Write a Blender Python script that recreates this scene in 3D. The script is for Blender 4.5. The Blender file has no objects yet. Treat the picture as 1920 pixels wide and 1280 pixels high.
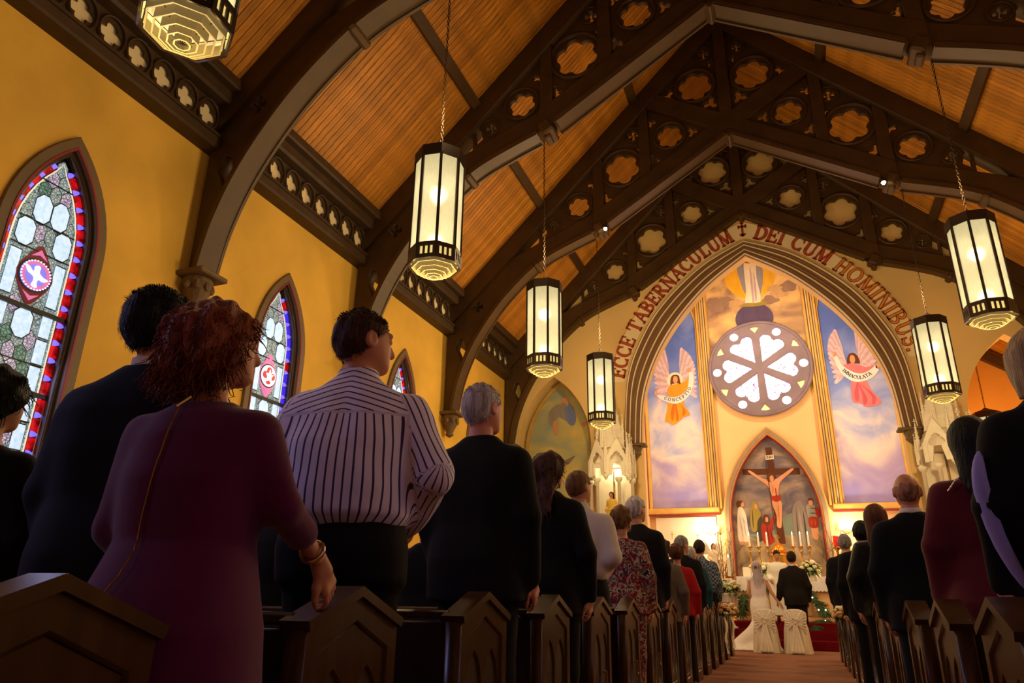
import bpy, bmesh, math, random
import numpy as np
from mathutils import Vector, Matrix
random.seed(7); np.random.seed(7)
C = bpy.context.scene.collection
scene = bpy.context.scene
PI = math.pi

# ------------------------------------------------------------------ camera
R = np.array([[0.934627, -0.1083266, -0.3387295], [0.3553062, 0.3250394, 0.8764171], [0.0151611, -0.9394758, 0.3422797]])
cam = bpy.data.cameras.new('camera'); cam.sensor_width = 36; cam.lens = 24.975; cam.clip_start = .05
camo = bpy.data.objects.new('camera', cam); C.objects.link(camo)
M = Matrix.Identity(4)
for i in range(3):
    M[i][0] = R[i][0]; M[i][1] = -R[i][1]; M[i][2] = -R[i][2]
M[0][3], M[1][3], M[2][3] = 0.4, 0.0, 0.95
camo.matrix_world = M
scene.camera = camo
# ------------------------------------------------------------------ world, exposure, large lights
w = bpy.data.worlds.new('world'); scene.world = w; w.use_nodes = True
w.node_tree.nodes['Background'].inputs[0].default_value = (.5, .6, 1, 1)
w.node_tree.nodes['Background'].inputs[1].default_value = .03
vs = scene.view_settings
vs.view_transform = 'Standard'; vs.look = 'None'; vs.gamma = 1; vs.use_curve_mapping = False
vs.exposure = 0.0
scene.cycles.max_bounces = 6; scene.cycles.diffuse_bounces = 3; scene.cycles.transparent_max_bounces = 12
scene.cycles.sample_clamp_indirect = 4
def light(name, kind, loc, power, col, size=.1, rot=None, size_y=None, spot=None, target=None):
    l = bpy.data.lights.new(name, kind); l.energy = power; l.color = col
    if kind == 'AREA':
        l.size = size
        if size_y: l.shape = 'RECTANGLE'; l.size_y = size_y
    else: l.shadow_soft_size = size
    if spot: l.spot_size = spot; l.spot_blend = .6
    o = bpy.data.objects.new(name, l); C.objects.link(o); o.location = loc
    if target is not None:
        o.rotation_euler = (Vector(target) - Vector(loc)).to_track_quat('-Z', 'Y').to_euler()
    elif rot: o.rotation_euler = rot
    return o
WARM = (1, .73, .36); SANCT = (1, .76, .50); DAY = (.42, .45, 1)
LAMPS = [(-3.45, 2.95), (-3.45, 7.2), (-3.45, 11.5), (-3.45, 16.0), (3.48, 2.95), (3.48, 7.2), (3.48, 11.5), (3.53, 16.0)]
for i, (x, y) in enumerate(LAMPS):
    k = .32 if y < 4 else 1
    light('lantern_light', 'POINT', (x, y, 4.3), 112*k*(1.35 if y > 15 else 1), WARM, .12)
    light('lantern_light', 'POINT', (x*.91, y-.2, 7.15), (102 if x < 0 else 36)*k*(2.1 if y > 15 else 1), WARM, .12)
light('chapel_light', 'POINT', (6.3, 22.6, 3.6), 420, (1, .74, .36), .15)
# unseen fill lights added behind the chancel arch to brighten the altar wall
light('chancel_fill', 'AREA', (0, 20.7, 10.0), 150, SANCT, 2.5, target=(0, 24, 8.0), size_y=.3)
light('chancel_fill', 'AREA', (-3.5, 20.8, 6.5), 105, SANCT, .3, target=(-.5, 24, 5.5), size_y=4)
light('chancel_fill', 'AREA', (3.5, 20.8, 6.5), 105, SANCT, .3, target=(.5, 24, 5.5), size_y=4)
for s in (-1, 1):
    light('altar_spot', 'SPOT', (s*3.0, 15.6, 9.7), 500, (1, .8, .55), .06, spot=.62, target=(-s*.2, 21.5, 2.0))
    light('sconce_light', 'POINT', (s*1.95, 23.45, 3.2), 62, (1, .85, .6), .1)
# daylight through the side windows (blue)
for y in (-3.4, .85):
    for s in (-1, 1):
        light('window_daylight', 'AREA', (s*7.3, y, 4.0), 28 if s > 0 else 78, DAY, 1.0, target=(0, y+.6, 1.2), size_y=4)
for y in (5.1, 9.3):
    light('window_daylight', 'AREA', (-7.35, y, 4.0), 22, DAY, .9, target=(0, y, 1.2), size_y=3.6)

# ------------------------------------------------------------------ helpers
def s2l(c):
    if isinstance(c, str):
        c = [int(c[i:i+2], 16)/255 for i in (0, 2, 4)]
    return [((x+.055)/1.055)**2.4 if x > .04045 else x/12.92 for x in c]
def mat(name, col, rough=.6, metal=0, noise=None, bump=None, emis=0, emcol=None, spec=.5, rand=0, sheen=0):
    """noise=(scale, amount, stretch3); bump=(scale, strength, stretch3)"""
    m = bpy.data.materials.new(name); m.use_nodes = True
    nt = m.node_tree; N = nt.nodes; L = nt.links; b = N['Principled BSDF']
    c = s2l(col) + [1]
    b.inputs['Base Color'].default_value = c; b.inputs['Roughness'].default_value = rough
    b.inputs['Metallic'].default_value = metal; b.inputs['Specular IOR Level'].default_value = spec
    if sheen: b.inputs['Sheen Weight'].default_value = sheen
    tc = None
    def texco(st):
        nonlocal tc
        if tc is None: tc = N.new('ShaderNodeTexCoord')
        mp = N.new('ShaderNodeMapping'); mp.inputs['Scale'].default_value = st
        L.new(tc.outputs['Object'], mp.inputs[0]); return mp.outputs[0]
    last = None
    if noise:
        sc, am = noise[:2]; st = noise[2] if len(noise) > 2 else (1, 1, 1)
        t = N.new('ShaderNodeTexNoise'); t.inputs['Scale'].default_value = sc; t.inputs['Detail'].default_value = 5
        L.new(texco(st), t.inputs['Vector'])
        mr = N.new('ShaderNodeMapRange'); mr.inputs['From Min'].default_value = .3; mr.inputs['From Max'].default_value = .7
        mr.inputs['To Min'].default_value = 1-am; mr.inputs['To Max'].default_value = 1+am*.6
        L.new(t.outputs['Fac'], mr.inputs['Value'])
        mx = N.new('ShaderNodeMix'); mx.data_type = 'RGBA'; mx.blend_type = 'MULTIPLY'; mx.inputs[0].default_value = 1
        mx.inputs[6].default_value = c; L.new(mr.outputs[0], mx.inputs[7]); last = mx.outputs[2]
    if rand:
        oi = N.new('ShaderNodeObjectInfo'); mr = N.new('ShaderNodeMapRange')
        mr.inputs['To Min'].default_value = 1-rand; mr.inputs['To Max'].default_value = 1+rand*.7
        L.new(oi.outputs['Random'], mr.inputs['Value'])
        mx = N.new('ShaderNodeMix'); mx.data_type = 'RGBA'; mx.blend_type = 'MULTIPLY'; mx.inputs[0].default_value = 1
        if last: L.new(last, mx.inputs[6])
        else: mx.inputs[6].default_value = c
        L.new(mr.outputs[0], mx.inputs[7]); last = mx.outputs[2]
    if last: L.new(last, b.inputs['Base Color'])
    if bump:
        sc, stg = bump[:2]; st = bump[2] if len(bump) > 2 else (1, 1, 1)
        t = N.new('ShaderNodeTexNoise'); t.inputs['Scale'].default_value = sc; t.inputs['Detail'].default_value = 4
        L.new(texco(st), t.inputs['Vector'])
        bp = N.new('ShaderNodeBump'); bp.inputs['Strength'].default_value = stg; bp.inputs['Distance'].default_value = .02
        L.new(t.outputs['Fac'], bp.inputs['Height']); L.new(bp.outputs[0], b.inputs['Normal'])
    if emis:
        b.inputs['Emission Color'].default_value = (s2l(emcol) if emcol else c[:3]) + [1]
        b.inputs['Emission Strength'].default_value = emis
    m['t'] = 1
    return m
def ramp_mat(name, stops, scale=1.0, stretch=(1, 1, 1), rough=.75, detail=6, distort=.4, tex='noise', emis=0):
    m = bpy.data.materials.new(name); m.use_nodes = True; nt = m.node_tree; N = nt.nodes; L = nt.links; b = N['Principled BSDF']
    b.inputs['Roughness'].default_value = rough; b.inputs['Specular IOR Level'].default_value = .25
    tc = N.new('ShaderNodeTexCoord'); mp = N.new('ShaderNodeMapping'); mp.inputs['Scale'].default_value = stretch
    L.new(tc.outputs['Object'], mp.inputs[0])
    if tex == 'voronoi':
        t = N.new('ShaderNodeTexVoronoi'); t.feature = 'DISTANCE_TO_EDGE'; t.inputs['Scale'].default_value = scale
        out = t.outputs['Distance']
    else:
        t = N.new('ShaderNodeTexNoise'); t.inputs['Scale'].default_value = scale; t.inputs['Detail'].default_value = detail
        t.inputs['Distortion'].default_value = distort; out = t.outputs['Fac']
    L.new(mp.outputs[0], t.inputs['Vector'])
    r = N.new('ShaderNodeValToRGB'); e = r.color_ramp.elements
    while len(e) < len(stops): e.new(.5)
    for k, (p, c) in enumerate(stops): e[k].position = p; e[k].color = s2l(c) + [1]
    L.new(out, r.inputs[0]); L.new(r.outputs[0], b.inputs['Base Color'])
    if emis:
        L.new(r.outputs[0], b.inputs['Emission Color']); b.inputs['Emission Strength'].default_value = emis
    return m

def link(o, parent=None):
    C.objects.link(o)
    if parent is not None: o.parent = parent
    return o
def tag(o, label=None, cat=None, group=None, kind=None):
    if label: o['label'] = label
    if cat: o['category'] = cat
    if group: o['group'] = group
    if kind: o['kind'] = kind
    return o
def empty(name, loc, label=None, cat=None, group=None, rz=0, kind=None):
    o = bpy.data.objects.new(name, None); C.objects.link(o); o.location = loc; o.rotation_euler = (0, 0, rz)
    o.empty_display_size = .1
    return tag(o, label, cat, group, kind)
def mdata(name, V, F, m=None, smooth=False):
    me = bpy.data.meshes.new(name); me.from_pydata([tuple(map(float, v)) for v in V], [], [tuple(map(int, f)) for f in F])
    if m: me.materials.append(m)
    if smooth: me.polygons.foreach_set('use_smooth', [True]*len(me.polygons))
    me.update(); return me
def obj(name, me, parent=None, loc=None, rot=None, scale=None):
    o = bpy.data.objects.new(name, me); link(o, parent)
    if loc is not None: o.location = loc
    if rot is not None: o.rotation_euler = rot
    if scale is not None: o.scale = scale if hasattr(scale, '__len__') else (scale,)*3
    return o
def copy_tree(o, parent=None):
    c = o.copy(); C.objects.link(c); c.parent = parent
    for ch in list(o.children): copy_tree(ch, c)
    return c
class MB:
    """collects simple shapes into one mesh"""
    def __init__(s): s.V = []; s.F = []
    def add(s, V, F):
        n = len(s.V); s.V += [tuple(v) for v in V]; s.F += [tuple(i+n for i in f) for f in F]; return s
    def box(s, c, d, rot=None, bev=0):
        x, y, z = [k/2 for k in d]
        if bev:
            b = min(bev, x*.9, y*.9, z*.9); V = []; bm = bmesh.new(); bmesh.ops.create_cube(bm, size=1)
            for v in bm.verts: v.co = Vector((v.co.x*d[0], v.co.y*d[1], v.co.z*d[2]))
            bmesh.ops.bevel(bm, geom=bm.edges[:], offset=b, segments=1, affect='EDGES', profile=.5)
            bm.verts.index_update(); V = [v.co.copy() for v in bm.verts]; F = [[v.index for v in f.verts] for f in bm.faces]; bm.free()
        else:
            V = [Vector(p) for p in [(-x,-y,-z),(x,-y,-z),(x,y,-z),(-x,y,-z),(-x,-y,z),(x,-y,z),(x,y,z),(-x,y,z)]]
            F = [(0,3,2,1),(4,5,6,7),(0,1,5,4),(1,2,6,5),(2,3,7,6),(3,0,4,7)]
        if rot is not None:
            V = [rot @ v for v in V]
        c = Vector(c); return s.add([v + c for v in V], F)
    def beam(s, a, b, w, h, up=(0, 0, 1)):
        a = Vector(a); b = Vector(b); d = (b-a); L = d.length; d.normalize(); u = Vector(up)
        sx = d.cross(u).normalized(); uz = sx.cross(d)
        rot = Matrix((sx, d, uz)).transposed(); return s.box((a+b)/2, (w, L, h), rot)
    def tube(s, P, r, n=8, caps=True):
        P = [Vector(p) for p in P]; rs = r if hasattr(r, '__len__') else [r]*len(P)
        V = []; F = []; prev = None
        for i, p in enumerate(P):
            t = (P[min(i+1, len(P)-1)] - P[max(i-1, 0)]).normalized()
            if prev is None:
                a = Vector((0, 0, 1)) if abs(t.z) < .9 else Vector((1, 0, 0)); u = t.cross(a).normalized()
            else: u = (prev - t*prev.dot(t)).normalized()
            prev = u; v = t.cross(u)
            for k in range(n):
                an = 2*PI*k/n; V.append(p + (u*math.cos(an) + v*math.sin(an))*rs[i])
        for i in range(len(P)-1):
            for k in range(n):
                k2 = (k+1) % n; F.append((i*n+k, i*n+k2, (i+1)*n+k2, (i+1)*n+k))
        if caps:
            F.append(tuple(range(n))[::-1]); F.append(tuple((len(P)-1)*n+k for k in range(n)))
        return s.add(V, F)
    def lathe(s, prof, n=16, c=(0, 0, 0), caps=True, ph=0):
        V = []; F = []
        for r, z in prof:
            for k in range(n):
                an = 2*PI*k/n + ph; V.append((c[0]+r*math.cos(an), c[1]+r*math.sin(an), c[2]+z))
        m = len(prof)
        for i in range(m-1):
            for k in range(n):
                k2 = (k+1) % n; F.append((i*n+k, i*n+k2, (i+1)*n+k2, (i+1)*n+k))
        if caps:
            F.append(tuple(range(n))[::-1]); F.append(tuple((m-1)*n+k for k in range(n)))
        return s.add(V, F)
    def sphere(s, c, r, n=10, m=6):
        rr = r if hasattr(r, '__len__') else (r, r, r); V = []; F = []
        for i in range(m+1):
            th = PI*i/m
            for k in range(n):
                an = 2*PI*k/n; V.append((c[0]+rr[0]*math.sin(th)*math.cos(an), c[1]+rr[1]*math.sin(th)*math.sin(an), c[2]-rr[2]*math.cos(th)))
        for i in range(m):
            for k in range(n):
                k2 = (k+1) % n; F.append((i*n+k, i*n+k2, (i+1)*n+k2, (i+1)*n+k))
        return s.add(V, F)
    def data(s, name, m, smooth=False): return mdata(name, s.V, s.F, m, smooth)
    def build(s, name, m, parent=None, smooth=False, loc=None, rot=None):
        return obj(name, s.data(name, m, smooth), parent, loc, rot)

PLANE = {'xz': lambda u, v, d: (u, d, v), 'yz': lambda u, v, d: (d, u, v), 'xy': lambda u, v, d: (u, v, d)}
def flat(name, loops, depth, m, plane='xz', at=0, bevel=0):
    """2-D outline with holes (even-odd), extruded to `depth` about `at` along the plane's normal"""
    cu = bpy.data.curves.new('t', 'CURVE'); cu.dimensions = '2D'; cu.fill_mode = 'BOTH'
    cu.extrude = max(depth/2 - bevel, 0); cu.bevel_depth = bevel; cu.bevel_resolution = 0
    for lp in loops:
        sp = cu.splines.new('POLY'); sp.points.add(len(lp)-1); sp.use_cyclic_u = True
        for i, (u, v) in enumerate(lp): sp.points[i].co = (u, v, 0, 1)
    o = bpy.data.objects.new('t', cu); C.objects.link(o)
    me = bpy.data.meshes.new_from_object(o.evaluated_get(bpy.context.evaluated_depsgraph_get()))
    bpy.data.objects.remove(o); bpy.data.curves.remove(cu)
    me.name = name; me.materials.clear(); me.materials.append(m)
    n = len(me.vertices); co = np.empty(n*3); me.vertices.foreach_get('co', co); co = co.reshape(-1, 3)
    u, v, d = co[:, 0], co[:, 1], co[:, 2] + at
    out = np.stack({'xz': (u, d, v), 'yz': (d, u, v), 'xy': (u, v, d)}[plane], 1)
    me.vertices.foreach_set('co', out.ravel()); 
    if plane == 'xz': me.flip_normals()
    me.update(); return me
def poly(name, pts, m, plane='xz', at=0, depth=.006):
    """quick extruded simple polygon (no holes)"""
    n = len(pts); P = PLANE[plane]
    V = [P(u, v, at-depth/2) for u, v in pts] + [P(u, v, at+depth/2) for u, v in pts]
    F = [tuple(range(n)), tuple(range(2*n-1, n-1, -1))] + [(i, i+n, (i+1) % n + n, (i+1) % n) for i in range(n)]
    return mdata(name, V, F, m)
def crom(P, k=6, closed=False):
    P = [np.array(p, float) for p in P]; n = len(P); out = []
    rng = range(n if closed else n-1)
    for i in rng:
        g = (lambda j: P[j % n]) if closed else (lambda j: P[min(max(j, 0), n-1)])
        p0, p1, p2, p3 = g(i-1), g(i), g(i+1), g(i+2)
        for t in np.arange(k)/k:
            out.append(tuple(.5*((2*p1) + (-p0+p2)*t + (2*p0-5*p1+4*p2-p3)*t*t + (-p0+3*p1-3*p2+p3)*t**3)))
    if not closed: out.append(tuple(P[-1]))
    return out
def lancet(hw, z0, zs, a=1.238, c=0, n=10):
    """pointed arch outline: half width hw, sill z0, springing zs, arc centres at -+a"""
    r = hw+a; th = math.acos(a/r); right = [(c - a + r*math.cos(th*i/n), zs + r*math.sin(th*i/n)) for i in range(n+1)]
    left = [(2*c-x, z) for x, z in right[:-1]][::-1]
    return [(c-hw, z0), (c+hw, z0)] + right + left
def foil(c, R, n=6, rot=PI/2, k=72, inner=.60, lobe=.40):
    out = []
    for i in range(k):
        t = 2*PI*i/k; best = 0
        for j in range(n):
            a = rot + 2*PI*j/n; d = inner; q = d*math.cos(t-a); disc = lobe*lobe - (d*math.sin(t-a))**2
            if disc >= 0 and q > 0: best = max(best, q + math.sqrt(disc))
        best = max(best, .42)
        out.append((c[0]+R*best*math.cos(t), c[1]+R*best*math.sin(t)))
    return out
# ------------------------------------------------------------------ materials
M_wall = mat('plaster_ochre', 'e8b648', .85, noise=(.7, .22), bump=(30, .05))
M_front = mat('plaster_cream', 'e8c27c', .85, noise=(.5, .12))
M_apse = mat('plaster_peach', 'f2c48a', .85, noise=(.5, .10))
M_chapel = mat('plaster_orange', 'e2a040', .85, noise=(.5, .12))
M_board = mat('ceiling_wood', 'c48026', .5, noise=(3.0, .38, (1.2, 6, 1.2)), rand=.22, spec=.35)
M_deck = mat('roof_deck', '2a1608', .9)
M_beam = mat('dark_timber', '4a3214', .55, noise=(2.5, .25), spec=.35)
M_beamlt = mat('timber_moulding', '4a3212', .5, noise=(2.5, .2))
M_frieze = mat('frieze_timber', '432d13', .6, noise=(4, .25))
M_boss = mat('pale_plaster', 'f0dcae', .8)
M_frame = mat('window_brown', '6b5436', .5, noise=(2, .15))
M_redline = mat('red_line', '8c1414', .5)
M_lead = mat('lead_black', '0a0a0c', .5)
M_carpet = mat('carpet_brown', '9c6c58', .95, noise=(60, .25), bump=(200, .2), spec=.1)
M_redcarpet = mat('carpet_red', '740f1a', .95, noise=(40, .25), spec=.1)
M_pew = mat('pew_wood', '42280f', .27, noise=(2.2, .4, (6, 6, .7)), spec=.5)
M_pewin = mat('pew_wood_panel', '38200d', .45, noise=(2.2, .4, (6, 6, .7)), spec=.4)
M_brass = mat('brass', 'c8963c', .3, 1)
M_gold = mat('gold_leaf', 'd9a440', .35, .8)
M_goldpaint = mat('gold_paint', 'd8a850', .55, noise=(3, .15))
M_iron = mat('dark_bronze', '3a2a18', .45, .6)
M_mould = mat('arch_brown', '7a5534', .6, noise=(2, .12))
M_line = mat('cream_line', 'f0dcb0', .6)
M_bandc = mat('band_cream', 'f0d8a8', .8, noise=(1, .08))
M_letter = mat('letter_red', '9c3a22', .7)
M_letgold = mat('letter_gold', 'dc9024', .55)
M_white = mat('painted_white', 'ece0c4', .6, noise=(4, .08))
M_marble = mat('marble', 'ded0bc', .4, noise=(3, .12))
M_stone = mat('corbel_stone', '6a5232', .7, noise=(6, .2))

# ------------------------------------------------------------------ floor, shell
obj('floor', MB().box((0, 6.5, -.05), (15.6, 33, .1)).data('floor', M_carpet)); tag(bpy.data.objects['floor'], kind='structure')
def struct(name, me, parent=None):
    o = obj(name, me, parent); o['kind'] = 'structure'; return o
WX = 7.5; WY = [.85, 5.1, 9.3, 13.55, 17.8]
z_sp, z_sill = 4.9, 1.75
def side_wall(name, s):
    loops = [[(-8, 0), (20.3, 0), (20.3, 8.3), (-8, 8.3)]]
    for y in WY: loops.append([(y+u, z) for u, z in lancet(.56, z_sill, z_sp)])
    return struct(name, flat(name, loops, .36, M_wall, 'yz', s*(WX+.18)))
wl = side_wall('wall_left', -1); wr = side_wall('wall_right', 1)
struct('wall_rear', MB().box((0, -8.1, 8), (15.7, .2, 16)).data('wall_rear', M_wall))
# chancel arch wall
A_IN = [(0, 10.62), (1.2, 9.76), (2.2, 8.66), (2.86, 7.55), (3.22, 6.45), (3.33, 5.2)]
A_OUT = [(0, 11.05), (1.27, 10.43), (2.53, 9.3), (3.27, 8.12), (3.64, 7.0), (3.79, 5.9), (3.74, 5.2)]
A_MID1 = [(x*.965+0, z-.035) for x, z in A_OUT]
A_BAND = [(0, 11.64), (1.3, 10.95), (2.52, 9.98), (3.35, 9.0), (3.92, 8.05), (4.2, 7.3)]
def arc(P, k=8): return crom(P, k)
def mirror(P): return [(-x, z) for x, z in P]
def ring_loop(outer, inner):
    o = arc(outer); i = arc(inner)
    return mirror(o)[::-1] + o[1:] + i[::-1] + mirror(i)[1:]
ar = arc(A_IN)
niche = lancet(1.13, 0, 5.3, a=1.45, c=5.93)
front = [(-7.55, 0)] + [(-x, z) for x, z in [niche[1]] + niche[2:] + [niche[0]]] + \
        [(-3.33, 0)] + mirror(ar)[::-1] + ar[1:] + [(3.33, 0)] + \
        [(x, z) for x, z in [niche[0]] + niche[2:][::-1] + [niche[1]]] + [(7.55, 0), (7.55, 8.1), (0, 15.8), (-7.55, 8.1)]
front = [p for i, p in enumerate(front) if i == 0 or (abs(p[0]-front[i-1][0])+abs(p[1]-front[i-1][1])) > 1e-4]
wf = struct('wall_front', flat('wall_front', [front], .4, M_front, 'xz', 20.2))
# chancel
struct('wall_chancel', MB().box((0, 24.1, 6.6), (8.2, .2, 13.2)).data('wall_chancel', M_apse))
for s, n in ((-1, 'left'), (1, 'right')):
    struct('wall_chancel_'+n, MB().box((s*4.0, 22.2, 6.6), (.2, 3.6, 13.2)).data('w', M_apse))
struct('ceiling_chancel', MB().box((0, 22.2, 13.3), (8.4, 4, .2)).data('c', M_apse))
# painted side-altar niche (left), open chapel (right)
struct('wall_niche_left', MB().box((-5.95, 20.85, 4), (2.9, .1, 8)).data('w', M_front))
struct('wall_chapel', MB().box((6.4, 25.1, 5), (5, .2, 10)).data('w', M_chapel))
struct('wall_chapel_right', MB().box((8.6, 22.7, 5), (.2, 5, 10)).data('w', M_chapel))
struct('wall_chapel_left', MB().box((4.25, 22.7, 5), (.2, 4.9, 10)).data('w', M_chapel))
cc = struct('ceiling_chapel', MB().box((6.4, 22.7, 10.0), (5, 5, .2)).data('w', M_deck))
for k in range(20):
    obj('ceiling_board', MB().box((6.45, 20.5+k*.235, 8.85), (4.4, .22, .04), Matrix.Rotation(.62, 3, 'Y')).data('cb', M_board), cc)
obj('wall_plate', MB().beam((4.4, 24.9, 9.95), (8.5, 24.9, 7.05), .22, .3).data('wp', M_beam), cc)
# sanctuary platform: two red carpeted steps
pl = struct('floor_sanctuary', MB().box((0, 21.35, .2), (8.0, 5.1, .4)).data('f', M_redcarpet))
obj('step', MB().box((0, 18.62, .1), (7.6, .42, .2), bev=.015).data('s', M_redcarpet), pl)
obj('step', MB().box((0, 18.94, .2), (7.6, .3, .4), bev=.015).data('s', M_redcarpet), pl)
obj('platform', MB().box((0, 20.2, .28), (3.4, 1.6, .56), bev=.01).data('s', M_redcarpet), pl)

# ------------------------------------------------------------------ ceiling: decks + one object per board, purlins
RS = 1.02; RZ = 15.78
def roofz(x): return RZ - RS*abs(x)
nv = Vector((RS, 0, 1)).normalized()       # for x>0 side outward normal (up)
for s, nm in ((-1, 'ceiling_left'), (1, 'ceiling_right')):
    x1 = 7.75; a = Vector((0, 0, RZ+.06)); b = Vector((s*x1, 0, roofz(x1)+.06))
    V = [(0, -8, RZ+.07), (0, 20.4, RZ+.07), (s*x1, 20.4, roofz(x1)+.07), (s*x1, -8, roofz(x1)+.07)]
    V += [(x, y, z+.1) for x, y, z in V]
    ce = struct(nm, mdata(nm, V, [(0,1,2,3),(7,6,5,4),(0,4,5,1),(1,5,6,2),(2,6,7,3),(3,7,4,0)], M_deck))
    Lr = math.hypot(x1, RS*x1); ang = math.atan(RS)
    rot = Matrix.Rotation(s*ang, 3, 'Y')
    bd = MB().box((0, 0, 0), (Lr, .118, .03), rot, bev=.006).data('ceiling_board', M_board)
    for k in range(170):
        y = 20.1 - k*.126
        obj('ceiling_board', bd, ce, (s*x1/2, y, roofz(x1/2)+.028))
    pm = MB().box((0, 0, 0), (.2, 28.2, .2), rot).data('purlin', M_beam)
    for px in (2.3, 4.87):
        obj('purlin', pm, ce, (s*px, 6.1, roofz(px)-.06))
struct('trim_1', MB().box((0, 6.1, RZ-.2), (.3, 28.2, .3), Matrix.Rotation(PI/4, 3, 'Y')).data('ridge', M_beam))

# ------------------------------------------------------------------ frieze under the eaves
UN = .435
tile = flat('t', [[(-UN/2, 7.62), (UN/2, 7.62), (UN/2, 8.22), (-UN/2, 8.22)], foil((0, 7.92), .185, 4, k=48, inner=.56, lobe=.47)], .04, M_frieze, 'yz', 0, .01)
ringm = MB().tube([(0.0, .2*math.cos(t), 7.92+.25*math.sin(t)) for t in np.linspace(0, 2*PI, 25)], .018, 5, False).data('r', M_frieze)
tn = 2
bounds = [-4.6, -1.05, 3.2, 7.45, 11.7, 15.98, 20.0]
for s in (-1, 1):
    for bi in range(len(bounds)-1):
        y0, y1 = bounds[bi]-.12+.24, bounds[bi+1]-.24
        if s > 0 and bi < 4: continue
        n = max(int((y1-y0)/UN), 1); off = (y1-y0-n*UN)/2
        X = s*(WX-.16)
        fr = MB()
        ym = (y0+y1)/2; ly = y1-y0
        fr.box((s*(WX-.12), ym, 7.52), (.34, ly, .2), bev=.03); fr.box((s*(WX-.17), ym, 7.615), (.3, ly, .05))
        fr.box((s*(WX-.2), ym, 8.32), (.42, ly, .24), bev=.04); fr.box((s*(WX-.42), ym, 8.5), (.3, ly, .2), bev=.03)
        t = struct('trim_%d' % tn, fr.data('frieze', M_frieze)); tn += 1
        obj('backing_board', MB().box((X+s*.055, ym, 7.92), (.04, ly, .58)).data('b', M_boss), t)
        for k in range(n):
            yy = y0+off+UN*(k+.5)
            obj('quatrefoil_panel', tile, t, (X, yy, 0)); obj('quatrefoil_ring', ringm, t, (X-s*.05, yy, 0))

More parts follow.
